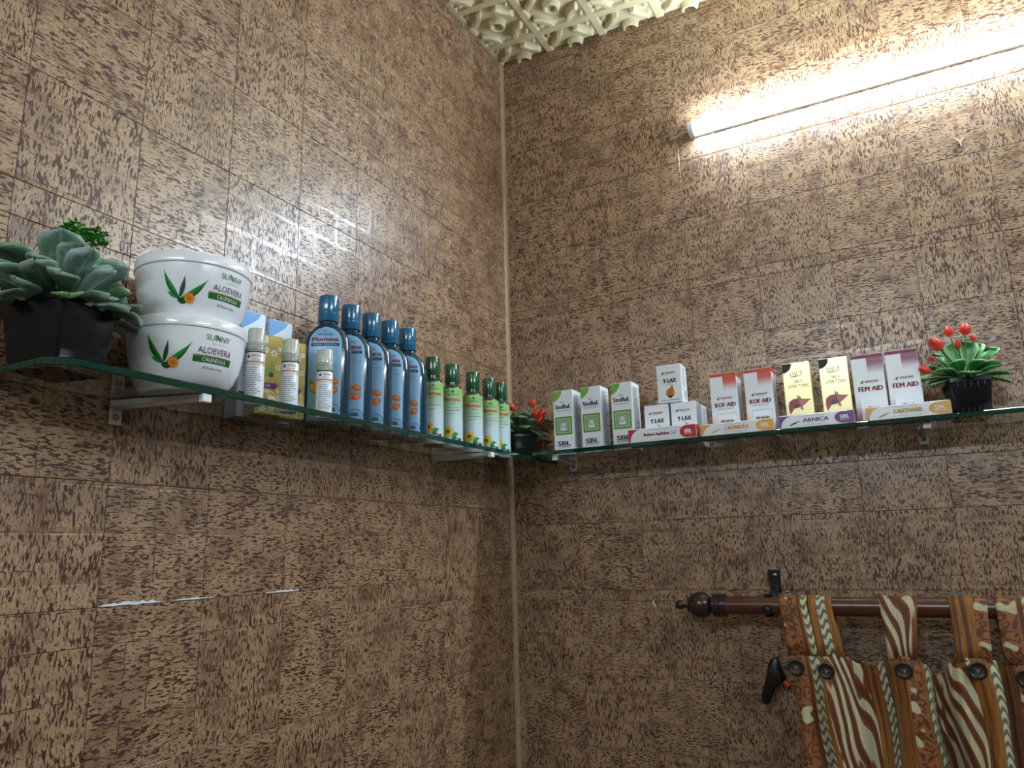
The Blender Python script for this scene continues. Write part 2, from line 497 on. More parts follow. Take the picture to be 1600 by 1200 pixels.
for i in range(4):
    for j in range(5):
        o = link('tile', rm, ceiling, (i * tw, -j * th, ceil_at(i * tw)), (0, math.atan(-CEIL_SLOPE), 0))

# ================================================================== TUBE LIGHTS
def tube_light(label, x0, x1, y, z, flip, power, side=None):
    t = thing('tube_light', label, 'lamp', ((x0 + x1) / 2, y, z) if side is None else (side, y, z), (R(180) if flip else 0) if side is None else R(-90), None)
    L = x1 - x0; hx = L / 2
    # local: wall at +Y (y = 0), light towards -Y
    def sec(x, pts): return [(x, p[0], p[1]) for p in pts]
    basep = [(0, -0.0160), (-0.0105, -0.0164), (-0.0105, 0.0164), (0, 0.0160)]
    MB().rings([sec(-hx, basep), sec(hx, basep)]).build('base_channel', mat('grey_white_channel', srgb(226, 231, 237), 0.4), t)
    dif = [(-0.0106, -0.0165), (-0.0106, 0.0165)]
    for i in range(9):
        a = R(90 - 180 * i / 8); dif.append((-0.0145 - 0.0185 * math.cos(a) ** 0.8 if math.cos(a) > 0 else -0.0145, 0.0165 * math.sin(a)))
    MB().rings([sec(-hx + 0.012, dif), sec(hx - 0.012, dif)]).build('diffuser', emis('tube_glow', (0.71, 0.865, 1.0, 1), power), t, smooth=True)
    for sgn in (-1, 1):
        cp = [(0, -0.0175), (-0.0142, -0.0175)] + [(p[0] * 1.02, p[1] * 1.05) for p in dif[2:][::-1]] + [(0, 0.0175)]
        xa, xb = sorted((sgn * hx, sgn * (hx - 0.012)))
        MB().rings([sec(xa, cp), sec(xb, cp)]).build('end_cap', mat('white_end_cap', srgb(235, 240, 245), 0.35), t, smooth=True)
    MB().tube([(-hx, -0.006, 0.003), (-hx - 0.02, -0.003, 0.001), (-hx - 0.05, -0.0018, -0.004)], 0.0012, 6).build('cable', M_CARD, t)
    return t
tube_light('glowing white tube light mounted on the right wall below the ceiling', 0.516, 1.716, 0.0, 0.762, False, TUBE_POWER)
tube_light('glowing tube light on the plain tan wall behind the viewer', 0.15, 1.35, RY, 0.80, True, REAR_POWER)

tube_light('glowing tube light on the side wall facing the long left shelf', -0.6, 0.6, -1.5, 0.80, False, SIDE_POWER, side=RX)

# ================================================================== GLASS SHELVES
ZL, ZR = -0.004, 0.004          # upper faces of the left and the right shelf
GT = 0.0088
def shelf(name, outline, ztop, label):
    n = len(outline); mb = MB()
    mb.rings([[(x, y, ztop - GT) for x, y in outline], [(x, y, ztop) for x, y in outline]])
    o = mb.build(name, [M_GLASS, M_GEDGE], None, bevel=0.0007, segs=1)
    for p in o.data.polygons:
        if abs(p.normal.z) < 0.3: p.material_index = 1
    return tag(o, label, 'shelf', 'corner glass shelves')
shelf('glass_shelf', [(0.004, -1.212), (0.107, -1.212), (0.128, -1.190), (0.128, -0.003), (0.004, -0.003)], ZL, 'long green-edged glass shelf on the left wall, under the cream jars and bottles')
shelf('glass_shelf', [(0.1305, -0.138), (1.42, -0.138), (1.42, -0.004), (0.1305, -0.004)], ZR, 'long green-edged glass shelf on the right wall, under the medicine boxes')

def bracket(label, u, zb, zt, left, arm_len, zs, drift=0.0, plate_w=0.017):
    """wall plate with two screws and a slim channel arm under the glass; local +X along the wall, -Y into the room"""
    t = thing('shelf_bracket', label, 'bracket', (0, u, 0) if left else (u, 0, 0), R(90) if left else 0, 'metal brackets holding the glass shelves')
    MB().box((-plate_w / 2, -0.003, zb), (plate_w / 2, -0.0006, zt)).build('wall_plate', M_CHROME, t, bevel=0.0006, segs=1)
    for z in (zb + 0.010, zt - 0.006):
        s = MB().lathe([(0.0042, 0.003), (0.0042, 0.0042), (0.003, 0.0054), (0.0008, 0.0056)], 14, axis='y', cap0=False)
        o = s.build('screw', M_SCREW, t, loc=(0, 0, z), smooth=True); o.rotation_euler = (0, 0, R(180))
    a = MB(); z0 = zs - GT - 0.0012
    w0, w1, h0, h1 = 0.0085, 0.006, 0.013, 0.0085
    rs = []
    for k in range(5):
        q = k / 4; wv = w0 + (w1 - w0) * q; hv = h0 + (h1 - h0) * q; y = -0.003 - (arm_len - 0.008) * q; x = drift * q
        rs.append([(x - wv, y, z0), (x + wv, y, z0), (x + wv, y, z0 - hv * 0.65), (x + wv * 0.55, y, z0 - hv), (x - wv * 0.55, y, z0 - hv), (x - wv, y, z0 - hv * 0.65)])
    a.rings(rs).build('arm', M_CHROME, t)
    e = MB(); x = drift
    e.box((x - 0.0068, -arm_len - 0.003, z0 - 0.0102), (x + 0.0068, -arm_len + 0.0055, z0 + 0.0006)).build('end_cap', M_WHITE, t, bevel=0.0012, segs=1)
    return t
bracket('metal shelf bracket on the left wall beneath the stacked cream jars', -1.058, -0.045, 0.013, True, 0.124, ZL, drift=0.036)
bracket('metal shelf bracket on the left wall beneath the green bottles', -0.345, -0.030, 0.010, True, 0.126, ZL, drift=0.030)
bracket('metal shelf bracket on the right wall beneath the leftmost green square boxes', 0.172, -0.031, 0.010, False, 0.118, ZR, drift=0.006)
bracket('metal shelf bracket on the right wall near the red tulip pot', 0.911, -0.032, 0.014, False, 0.118, ZR, drift=0.006)

# ================================================================== RIGHT SHELF: MEDICINE BOXES
M_GREENQ = mat('leaf_green_print', srgb(120, 176, 72), 0.35)
M_GREENSQ = mat('square_green_print', srgb(82, 140, 52), 0.35)
M_GREENLT = mat('pale_green_print', srgb(172, 208, 150), 0.35)
M_SAGE = mat('sage_print', srgb(140, 176, 148), 0.35)
M_LIME = mat('lime_print', srgb(196, 222, 110), 0.35)
M_MAROON = mat('maroon_ink', srgb(128, 26, 40), 0.45)
M_REDINK = mat('red_ink', srgb(196, 26, 48), 0.4)
M_BROWNLOGO = mat('rust_ink', srgb(150, 62, 44), 0.45)
M_ORANGEBAND = mat('vermilion_print', srgb(216, 66, 20), 0.4)
M_MAGENTA = mat('magenta_print', srgb(136, 2, 68), 0.4)
M_SKIN = mat('torso_print', srgb(222, 150, 70), 0.4)
M_SKIN2 = mat('bowel_print', srgb(190, 100, 60), 0.4)
M_GOLDBOX = mat('gold_carton', srgb(226, 208, 150), 0.22, metal=0.25)
M_LIVER = mat('liver_print', srgb(140, 62, 56), 0.35)
M_LIVER2 = mat('liver_light_print', srgb(178, 100, 104), 0.35)
M_LIVER3 = mat('liver_dark_print', srgb(70, 50, 46), 0.35)
M_PURPLE = mat('violet_print', srgb(112, 42, 130), 0.35)
M_AMBER = mat('amber_print', srgb(240, 176, 52), 0.35)
M_OLIVEGOLD = mat('ochre_ink', srgb(186, 146, 60), 0.4)
G_ORANGE = gradmat('orange_fade', srgb(240, 244, 252), srgb(216, 66, 20), 0.0, 0.75)
G_ORANGE2 = gradmat('orange_fade_low', srgb(222, 96, 50), srgb(240, 244, 252), 0.0, 0.95)
G_MAG = gradmat('magenta_fade', srgb(240, 244, 252), srgb(136, 2, 68), 0.0, 0.75)
G_MAG2 = gradmat('magenta_fade_low', srgb(160, 16, 90), srgb(240, 244, 252), 0.0, 0.95)
YB = -0.105     # fronts of the standing boxes

def leaflogo(a, x, y, w_):
    a.leaf('brand_mark', x - w_ * 0.5, y - 0.0028, x - w_ * 0.36, y + 0.004, 0.0016, M_GREENINK, 0.0006)
    a.leaf('brand_mark', x - w_ * 0.5, y - 0.0028, x - w_ * 0.60, y + 0.0018, 0.0012, M_GREENQ, 0.0)
    a.text('brand_mark', "BAKSON'S", x + w_ * 0.1, y + 0.0008, w_ * 0.8, 0.0034, M_BROWNLOGO, 0.02)
    a.text('brand_mark', 'HOMOEOPATHY', x + w_ * 0.12, y - 0.0024, w_ * 0.74, 0.0014, M_GREYTXT)

def syrup_box(label, x, rz=0.0):
    W, D, H = 0.0495, 0.048, 0.142
    t = thing('syrup_box', label, 'box', (x, YB + D / 2, ZR), rz, 'white syrup boxes with a green square')
    carton(t, W, D, H - 0.001, M_CARD)
    a = Art(box_map(W, D))
    hw = W / 2 - 0.0004
    pts = [(-hw, H - 0.0014), (-hw, H - 0.026)]
    for i in range(7):
        q = R(90) * i / 6; pts.append((-hw + 0.022 * math.sin(q) ** 1.2, H - 0.026 + 0.0246 * (1 - math.cos(q)) ** 0.9 if i else H - 0.026))
    a.poly('corner_print', pts, M_GREENQ)
    a.text('title_lettering', "SBL's", -0.001, 0.1135, 0.012, 0.0042, M_GREYTXT)
    a.text('title_lettering', 'StoBaL', 0.0, 0.1035, 0.040, 0.0098, M_BLACK, 0.016)
    a.text('title_lettering', 'COUGH SYRUP', 0.001, 0.0935, 0.036, 0.0035, M_GREYTXT)
    a.rect('picture', -0.0205, 0.038, 0.0205, 0.0795, M_GREENSQ, 1)
    a.rect('picture', -0.0172, 0.0415, 0.0172, 0.076, M_LIME, 2)
    a.rect('picture', -0.0155, 0.0432, 0.0155, 0.0743, M_SAGE, 3)
    a.rect('picture', -0.0085, 0.0475, 0.0085, 0.067, M_GREENLT, 4)
    a.ell('picture', 0.0, 0.0600, 0.005, 0.0062, M_CARD, 5); a.rect('picture', -0.0065, 0.0485, 0.0065, 0.0545, M_CARD, 5)
    a.ring('picture', 0.0, 0.0600, 0.0062, 0.0072, 0.0014, M_GREYTXT, 6); a.ell('picture', 0.0, 0.0585, 0.0012, 0.002, M_GREYTXT, 6)
    a.text('maker_lettering', 'SBL', 0.0, 0.0185, 0.032, 0.0105, M_BLACK, 0.016)
    a.rect('maker_lettering', -0.016, 0.0108, 0.016, 0.0118, M_BLACK, 2)
    a.text('maker_lettering', 'World Class Homoeopathy', 0.0, 0.0082, 0.032, 0.0024, M_GREYTXT)
    a.build(t)
    b = Art(box_map(W, D, 'right'))
    b.lines('side_text', -D / 2 + 0.005, D / 2 - 0.005, 0.012, H - 0.012, 34, M_GREYTXT, 0.0013, ragged=0.5, seed=4)
    b.build(t)
    return t
sb = syrup_box('white syrup box with green square picture, leftmost of three beside the corner plant', 0.1965)
dup(sb, 'white syrup box with green square picture, middle of the three', (0.2655, YB + 0.024, ZR + 0.0002), R(-0.6))
dup(sb, 'white syrup box with green square picture, rightmost of three, behind the red-ended tube box', (0.3390, YB + 0.024, ZR), R(-1.2))

def tablet_box(label, x, y, z, rz=0.0):
    W, D, H = 0.0535, 0.042, 0.0830
    t = thing('tablet_box', label, 'box', (x, y, z), rz, 'white tablet boxes in a small pyramid')
    carton(t, W, D, H - 0.0008, M_CARD)
    a = Art(box_map(W, D))
    leaflogo(a, 0.0, 0.0645, 0.028)
    a.text('title_lettering', 'Y-LAX', 0.001, 0.0475, 0.030, 0.0090, M_BLACK, 0.016)
    a.text('title_lettering', 'TABLETS', 0.001, 0.0395, 0.010, 0.0018, M_GREYTXT)
    a.ell('picture', 0.001, 0.0210, 0.0098, 0.0105, M_SKIN, 1); a.ell('picture', 0.005, 0.0325, 0.0035, 0.005, M_SKIN, 1)
    a.poly('picture', [(-0.006, 0.016), (0.008, 0.016), (0.0025, 0.0085), (-0.001, 0.0085)], M_SKIN, 1)
    a.ring('picture', 0.001, 0.0215, 0.007, 0.0072, 0.0022, M_SKIN2, 2); a.ell('picture', 0.001, 0.0215, 0.003, 0.003, M_BROWNLOGO, 2)
    a.rect('foot_line', -0.021, 0.0045, 0.021, 0.0056, M_BROWNLOGO, 1)
    a.build(t)
    b = Art(box_map(W, D, 'right'))
    b.lines('side_text', -0.015, 0.012, 0.034, 0.074, 12, M_GREYTXT, 0.0010, seed=3)
    b.rect('side_text', -0.006, 0.008, 0.014, 0.026, M_GREYTXT, 1)
    for i in range(7): b.rect('side_text', -0.005 + i * 0.0027, 0.009, -0.0036 + i * 0.0027, 0.025, M_CARD, 2)
    b.build(t)
    return t
yb = tablet_box('white tablet box with orange torso picture, balanced on top of two others', 0.4478, -0.103 + 0.021, ZR + 0.0848)
dup(yb, 'white tablet box under the pyramid top, left one of the front pair', (0.4146, -0.103 + 0.021, ZR))
dup(yb, 'white tablet box under the pyramid top, right one of the front pair', (0.4735, -0.103 + 0.021, ZR))
dup(yb, 'white tablet box half hidden behind the right front tablet box', (0.4740, -0.0315, ZR))

def aid_box(label, x, title, band, g1, g2, sub, W=0.0548, H=0.1335, group=None, pict=True):
    D = 0.046
    t = thing('tonic_box', label, 'box', (x, YB + D / 2, ZR), 0.0, group)
    carton(t, W, D, H - 0.0008, M_CARD)
    a = Art(box_map(W, D)); h = W / 2 - 0.0004
    a.rect('top_band', -h, H - 0.0075, h, H - 0.0012, band, 1)
    leaflogo(a, 0.002, 0.0795, 0.029)
    a.text('title_lettering', title, 0.0015, 0.0660, 0.0425, 0.0088, M_MAROON, 0.02)
    if sub: a.text('title_lettering', sub, 0.0015, 0.0575, 0.033, 0.0026, M_GREYTXT)
    if pict:
        a.frame('picture', -0.016, 0.006, 0.023, 0.0475, 0.0005, M_GREYTXT, 2)
        for dx, rr in ((-0.006, 0.006), (0.0035, 0.0055), (0.012, 0.005)):
            for q in (40, 65, 90, 115, 140): a.leaf('picture', dx, 0.028, dx + rr * 1.5 * math.cos(R(q)), 0.028 + rr * 1.7 * math.sin(R(q)), 0.0011, M_SKIN2 if q == 90 else M_GREYTXT, lift=3)
            a.rect('picture', dx - 0.0003, 0.012, dx + 0.0003, 0.028, M_GREENINK, 3)
    else:
        a.leaf('picture', -0.008, 0.030, 0.006, 0.024, 0.003, M_GREENINK, 0.001); a.leaf('picture', 0.002, 0.020, 0.012, 0.033, 0.003, M_MAGENTA, 0.0)
    a.build(t)
    grad_panel(t, 'fade_panel', g1, 0.0, h, 0.092, H - 0.0075, -D / 2 - 0.0003)
    grad_panel(t, 'lower_fade_panel', g2, -h, -h + 0.0085, 0.002, 0.060, -D / 2 - 0.0003)
    b = Art(box_map(W, D, 'right')); b.lines('side_text', -0.016, 0.016, 0.012, 0.11, 24, M_GREYTXT, 0.001, seed=6); b.build(t)
    if True:
        c = MB().box((W / 2 + 0.0001, -D / 2, H - 0.009), (W / 2 + 0.0003, D / 2, H - 0.0012)); c.build('side_band', band, t)
    return t
k1 = aid_box('white tonic box with orange top band, beside the tablet box pyramid', 0.5608, 'KOF AID', M_ORANGEBAND, G_ORANGE, G_ORANGE2, 'COUGH SYRUP', group='white boxes with orange bands')
dup(k1, 'white tonic box with orange top band, beside the gold boxes', (0.6310, YB + 0.023, ZR), R(-1.0))

def liver_box(label, x, rz=0.0):
    W, D, H = 0.0520, 0.044, 0.1355
    t = thing('liver_tonic_box', label, 'box', (x, YB + D / 2, ZR), rz, 'gold liver tonic boxes')
    carton(t, W, D, H - 0.0008, M_GOLDBOX)
    a = Art(box_map(W, D)); h = W / 2 - 0.0004
    pts = [(-h, H - 0.0014), (-h, H - 0.020)]
    for i in range(1, 7): q = R(90) * i / 6; pts.append((-h + 0.018 * math.sin(q), H - 0.020 + 0.0186 * (1 - math.cos(q))))
    a.poly('corner_print', pts, M_BLACK)
    a.text('title_lettering', 'LIV-T', 0.0, 0.1125, 0.0245, 0.0085, M_BLACK, 0.0)
    a.leaf('title_lettering', -0.012, 0.1055, 0.014, 0.1075, 0.0009, M_BLACK, 0.001, 2)
    a.text('title_lettering', "SBL'S", 0.002, 0.0970, 0.0155, 0.0062, M_BLACK)
    a.text('title_lettering', 'LIVER TONIC', 0.0025, 0.0875, 0.0400, 0.0066, M_BLACK, 0.008)
    lv = [(-0.0195, 0.034), (-0.021, 0.046), (-0.019, 0.056), (-0.012, 0.0615), (0.0, 0.0625), (0.010, 0.060), (0.0215, 0.0592), (0.0145, 0.0535), (0.007, 0.0475), (-0.002, 0.0445), (-0.010, 0.043), (-0.0145, 0.037), (-0.0175, 0.0325)]
    a.poly('picture', lv, M_LIVER, 1)
    a.poly('picture', [(-0.001, 0.0615), (0.010, 0.0595), (0.0205, 0.0588), (0.013, 0.0535), (0.006, 0.049), (0.001, 0.0495)], M_LIVER2, 2)
    a.poly('picture', [(-0.012, 0.0485), (-0.004, 0.0525), (0.003, 0.0480), (-0.002, 0.0435), (-0.010, 0.0425)], M_LIVER3, 2)
    a.rect('picture', -0.003, 0.0615, 0.0, 0.0685, M_LIVER2, 3); a.rect('picture', 0.001, 0.0600, 0.003, 0.0665, M_LIVER, 3)
    a.leaf('picture', 0.002, 0.047, 0.006, 0.036, 0.003, M_LIVER2, 0.0, 3)
    a.build(t)
    b = Art(box_map(W, D, 'left')); b.lines('side_text', -0.016, 0.016, 0.012, 0.11, 20, M_BLACK, 0.001, seed=8); b.build(t)
    return t
lv = liver_box('gold liver tonic box, left one of the pair behind the purple tube box', 0.7053)
dup(lv, 'gold liver tonic box, right one of the pair behind the purple tube box', (0.7733, YB + 0.022, ZR), R(0.8))
fm = aid_box('white tonic box with magenta top band, left one, its face crinkled with gloss', 0.8325, 'FEM AID', M_MAGENTA, G_MAG, G_MAG2, None, group='white boxes with magenta bands', pict=False)
dup(fm, 'white tonic box with magenta top band, right one, beside the tulip pot', (0.8910, YB + 0.0225, ZR), R(0.5))

def tube_box(label, x0, x1, col, accent, title, tcol, h=0.026, style='sans'):
    W, D, H = x1 - x0, 0.026, h
    t = thing('ointment_box', label, 'box', ((x0 + x1) / 2, -0.1365 + D / 2, ZR), 0.0, 'flat ointment boxes lying along the shelf edge')
    carton(t, W, D, H - 0.0007, M_CARD)
    a = Art(box_map(W, D)); h2 = W / 2 - 0.0004
    pts = [(-h2, 0.001), (-h2, H - 0.0014), (-h2 + 0.027, H - 0.0014)]
    for i in range(1, 7): q = R(90) * i / 6; pts.append((-h2 + 0.027 - 0.023 * math.sin(q), H - 0.0014 - (H - 0.003) * (1 - math.cos(q))))
    a.poly('corner_print', pts, col)
    a.ell('end_emblem', h2 - 0.0175, H / 2, 0.0165, H / 2 - 0.0016, col, 1, n=28)
    a.rect('end_emblem', h2 - 0.012, 0.0012, h2, H - 0.0014, col, 2)
    a.text('end_emblem', 'SBL', h2 - 0.0165, H / 2 + 0.001, 0.0165, 0.0068, M_WHITEINK, 0.016, lift=3)
    a.rect('end_emblem', h2 - 0.0245, H / 2 - 0.0052, h2 - 0.0085, H / 2 - 0.0042, M_WHITEINK, 3)
    if style == 'sans':
        a.text('title_lettering', title, 0.000, H / 2 + 0.0005, 0.047, 0.0076, tcol, 0.02)
        a.leaf('picture', -h2 + 0.020, 0.005, -h2 + 0.041, 0.0135, 0.0016, accent, 0.0)
    else:
        a.text('title_lettering', title, -0.011, H / 2 - 0.0005, 0.056, 0.0078, tcol, 0.018)
        a.text('title_lettering', 'Gel', 0.0255, H / 2 + 0.0008, 0.0125, 0.0085, M_GREYTXT, 0, 0.35)
    a.text('small_print', 'HOMOEOPATHIC MEDICINE', -0.003, H - 0.0042, 0.042, 0.0016, M_GREYTXT)
    a.text('small_print', 'For External Use Only', -0.002, 0.0042, 0.046, 0.0020, M_GREYTXT)
    a.build(t)
    for sgn, f in ((1, 'end_flap'), (-1, 'end_flap')):
        MB().box((sgn * (W / 2 + 0.0003) - 0.0002, -D / 2 + 0.001, 0.001), (sgn * (W / 2 + 0.0003) + 0.0002, D / 2 - 0.001, H - 0.0016)).build(f, col if sgn > 0 and col is not M_AMBER or tcol is M_OLIVEGOLD else M_CARD, t)
    return t
tube_box('flat white ointment box with red end emblem, in front of the tablet boxes', 0.360, 0.506, M_REDINK, M_BROWNLOGO, 'Berberis Aquifolium', M_MAROON, 0.029, 'serif')
tube_box('flat white ointment box with amber ends, in front of the orange-banded boxes', 0.516, 0.658, M_AMBER, M_AMBER, 'CALENDULA', mat('amber_ink', srgb(222, 150, 40), 0.4), 0.0245)
tube_box('flat white ointment box with purple ends, in front of the gold boxes', 0.6665, 0.8020, M_PURPLE, M_LIVER3, 'ARNICA', M_PURPLE, 0.0255)
tube_box('flat white ointment box with gold ends, between the magenta boxes and tulip pot', 0.8220, 0.9580, mat('gold_amber_print', srgb(222, 168, 66), 0.35), M_OLIVEGOLD, 'CANTHARIS', M_OLIVEGOLD, 0.0255)

# ================================================================== PLANTS
def leafmat(name, mid, edge, spots=None):
    k = NT(name)
    uv = k.n('ShaderNodeUVMap'); sep = k.n('ShaderNodeSeparateXYZ'); k.l(uv.outputs[0], sep.inputs[0])
    e = k.math('ABSOLUTE', k.math('SUBTRACT', sep.outputs[0], 0.5))
    tc = k.n('ShaderNodeTexCoord').outputs['Object']
    rand = k.math('MULTIPLY', k.n('ShaderNodeObjectInfo').outputs['Random'], 20.0)
    nz = k.noise(tc, 70, 4, 0.65, rand)
    col = k.mix(k.step(k.math('ADD', e, k.math('MULTIPLY', nz, 0.12)), 0.40, 0.55), mid, edge)
    vein = k.step(e, 0.0, 0.05)
    col = k.mix(vein, edge, col)
    if spots:
        col = k.mix(k.math('MULTIPLY', k.step(k.noise(tc, 28, 4, 0.65, rand), 0.40, 0.66), 0.9), col, spots)
    k.l(col, k.p.inputs['Base Color']); k.p.inputs['Roughness'].default_value = 0.42
    k.p.inputs['Subsurface Weight'].default_value = 0.0
    bp = k.n('ShaderNodeBump'); bp.inputs['Strength'].default_value = 0.35; bp.inputs['Distance'].default_value = 0.001
    k.l(nz, bp.inputs['Height']); k.l(bp.outputs[0], k.p.inputs['Normal'])
    return k.m

def leaf_mesh(name, m, L, W, cup=0.25, curl=0.25, wavy=0.0, base=0.25, seed=0, th=0.0007):
    """spatulate leaf growing along +Y, face up (+Z)"""
    q = random.Random(seed); ph = q.uniform(0, 6)
    def fn(a, b, off=0.0):
        wv = W * (base + (1 - base) * math.sin(math.pi * min(1, b ** 1.25 * 0.62)) ** 1.0) * (1 - max(0, (b - 0.72) / 0.28) ** 2.4) ** 0.5 if b < 1 else W * 0.04
        x = (a - 0.5) * 2
        z = cup * W * x * x + curl * L * (b ** 2) * (-1) + wavy * W * math.sin(6 * b + ph + 2 * x) * abs(x)
        return (x * wv, b * L * (1 - 0.15 * abs(curl) * b), z + off)
    mb = MB(); nu, nv = 8, 10
    mb.grid(lambda a, b: fn(a, b), nu, nv)
    o = len(mb.v); mb.grid(lambda a, b: fn(a, b, -th), nu, nv)
    n = (nu + 1)
    rim = [i for i in range(n)] + [j * n + nu for j in range(1, nv + 1)] + [nv * n + i for i in range(nu - 1, -1, -1)] + [j * n for j in range(nv - 1, 0, -1)]
    for i in range(len(rim)):
        a, b = rim[i], rim[(i + 1) % len(rim)]; mb.f.append((a, b, b + o, a + o)); mb.mi.append(0)
    me = mb.mesh(name, m); me.polygons.foreach_set('use_smooth', [True] * len(me.polygons))
    return me

def put_leaf(me, parent, base, az, el, roll=0.0, sc=1.0, name='leaf'):
    o = link(name, me, parent, base)
    o.rotation_mode = 'QUATERNION'
    o.rotation_quaternion = (Matrix.Rotation(az, 3, 'Z') @ Matrix.Rotation(el, 3, 'X') @ Matrix.Rotation(roll, 3, 'Y')).to_quaternion()
    o.scale = (sc, sc, sc)
    return o

def square_pot(parent, s0, s1, h, rim=0.006, ribs=False):
    mb = MB()
    def sq(s, z, c=0.12, n=3):
        pts = []
        for cx, cy, a0 in ((1, 1, 0), (-1, 1, 90), (-1, -1, 180), (1, -1, 270)):
            r = s * c
            for i in range(n + 1):
                a = R(a0 + 90 * i / n); pts.append((cx * (s - r) + r * math.cos(a), cy * (s - r) + r * math.sin(a), z))
        return pts
    lip = s1 * 1.07
    mb.rings([sq(s0 * 0.96, 0.0), sq(s0, 0.0015), sq(s1, h - rim), sq(lip, h - rim + 0.0005), sq(lip, h), sq(s1 * 0.94, h), sq(s1 * 0.9, h - 0.012)])
    mb.build('pot', M_BLACKPOT, parent, smooth=True)
    MB().rings([sq(s1 * 0.88, h - 0.0119), sq(s1 * 0.885, h - 0.009)]).build('soil', mat('dark_soil', srgb(40, 32, 26), 0.9), parent)
    if ribs:
        for sx in (0, 1, 2, 3):
            for k in (-2, -1, 0, 1, 2):
                a = R(90 * sx); off = k * s1 * 0.32
                p = MB().tube([(off * s0 / s1, -s0 * 1.0, 0.004), (off * s0 / s1, -s0 * 1.01 - 0.0002, 0.012)], 0.0016, 6)
                p.build('foot_rib', M_BLACKPOT, parent, rot=(0, 0, a), smooth=True)
                p = MB().tube([(off, -s1 * 1.0, h - rim - 0.009), (off, -s1 * 1.01, h - rim)], 0.0016, 6)
                p.build('rim_rib', M_BLACKPOT, parent, rot=(0, 0, a), smooth=True)

M_LF1 = leafmat('frosted_leaf', srgb(84, 118, 96), srgb(128, 160, 122), srgb(164, 182, 184))
M_LF2 = leafmat('fresh_leaf', srgb(78, 140, 62), srgb(128, 176, 100), srgb(120, 150, 120))
M_LF3 = leafmat('tulip_leaf', srgb(46, 126, 54), srgb(140, 186, 130))
M_LF4 = leafmat('dull_leaf', srgb(62, 96, 66), srgb(116, 140, 104), srgb(110, 120, 100))
M_SPRIG = mat('bright_sprig', srgb(70, 170, 50), 0.5)
M_STEM = mat('green_stem', srgb(78, 120, 60), 0.5)
M_RED = mat('coral_red_petal', srgb(232, 70, 48), 0.4)

# grey-green rosette plant at the left end
PLX, PLY = 0.0645, -1.1740
pl = thing('potted_plant', 'black square pot with frosted grey-green leaves at the left shelf end', 'plant', (PLX, PLY, ZL), R(16))
square_pot(pl, 0.0330, 0.0405, 0.071)
lm = [leaf_mesh('leaf', M_LF1, 0.050, 0.0165, 0.35, 0.10, 0.10, seed=1), leaf_mesh('leaf', M_LF1, 0.055, 0.0185, 0.30, 0.22, 0.12, seed=2),
      leaf_mesh('leaf', M_LF2, 0.046, 0.0145, 0.40, 0.08, 0.08, seed=3), leaf_mesh('leaf', M_LF1, 0.042, 0.0160, 0.45, -0.10, 0.10, seed=4)]
q = random.Random(21)
for ring, (n, el0, el1, rad, zz, sc) in enumerate(((13, -14, 12, 0.034, 0.069, 0.92), (13, 14, 34, 0.030, 0.076, 1.0), (12, 36, 56, 0.022, 0.082, 1.05), (9, 58, 74, 0.014, 0.088, 1.05), (5, 76, 88, 0.006, 0.092, 1.0))):
    for i in range(n):
        az = 2 * math.pi * (i + 0.4 * ring) / n + q.uniform(-0.2, 0.2)
        hx = -math.sin(az + R(16))
        el = R(q.uniform(el0, el1)); sc2 = sc * q.uniform(0.85, 1.2); rad_ = rad
        if PLX + hx * (rad + 0.056 * sc2 * math.cos(el)) < 0.010:
            el = R(q.uniform(62, 78)); sc2 *= 0.85; rad_ = rad * 0.6
            if PLX + hx * (rad_ + 0.03) < 0.012: rad_ = rad * 0.3
        put_leaf(lm[q.choice((0, 0, 1, 1, 1, 2, 3))], pl, (-math.sin(az) * rad_, math.cos(az) * rad_, zz), az, el, q.uniform(-0.5, 0.5), sc2)
sp = MB()
for i in range(420):
    a = q.uniform(0, 6.28); h = q.uniform(0.0, 1.0); cx, cy = (0.004, 0.002) if i % 2 else (0.022, 0.012)
    b = Vector((cx + q.uniform(-.012, .012), cy + q.uniform(-.012, .012), 0.150 + 0.016 * h - (0.006 if i % 2 == 0 else 0)))
    d = Vector((math.cos(a), math.sin(a), q.uniform(-.2, 0.9))).normalized() * q.uniform(0.004, 0.008); s_ = d.cross(Vector((0, 0, 1))).normalized() * 0.0020
    sp.add([b, b + d * 0.5 + s_, b + d, b + d * 0.5 - s_], [(0, 1, 2, 3)])
o = sp.build('sprig', M_SPRIG, pl, loc=(0, 0, 0.004)); o['kind'] = 'stuff'
MB().tube([(0, 0, 0.07), (0.004, 0.002, 0.12), (0.006, 0.004, 0.160)], 0.0014, 6).build('stem', M_STEM, pl, smooth=True)
MB().tube([(0.004, 0.0, 0.08), (0.014, 0.007, 0.12), (0.022, 0.012, 0.155)], 0.0012, 6).build('stem', M_STEM, pl, smooth=True)

def bud_mesh(L, W):
    mb = MB()
    for k in range(4):
        a0 = R(90 * k)
        def fn(a, b, a0=a0):
            rr = W * math.sin(math.pi * (0.12 + 0.78 * b)) ** 0.8; an = a0 + (a - 0.5) * R(110) * (1 - 0.55 * b)
            return (rr * math.cos(an), rr * math.sin(an), L * b)
        mb.grid(fn, 3, 5)
    return mb.mesh('petals', M_RED, smooth=True, fix=False)
def flower(parent, p0, p1, bud, sc=1.0):
    p0, p1 = Vector(p0), Vector(p1); d = (p1 - p0)
    mid = p0 + d * 0.5 + Vector((d.x, d.y, 0)) * -0.12
    f = MB().tube([p0, mid, p1], 0.0011, 6).build('flower_stem', M_STEM, parent, smooth=True)
    o = link('petals', bud, f, p1)
    o.rotation_mode = 'QUATERNION'; o.rotation_quaternion = (p1 - mid).normalized().to_track_quat('Z', 'Y'); o.scale = (sc, sc, sc)

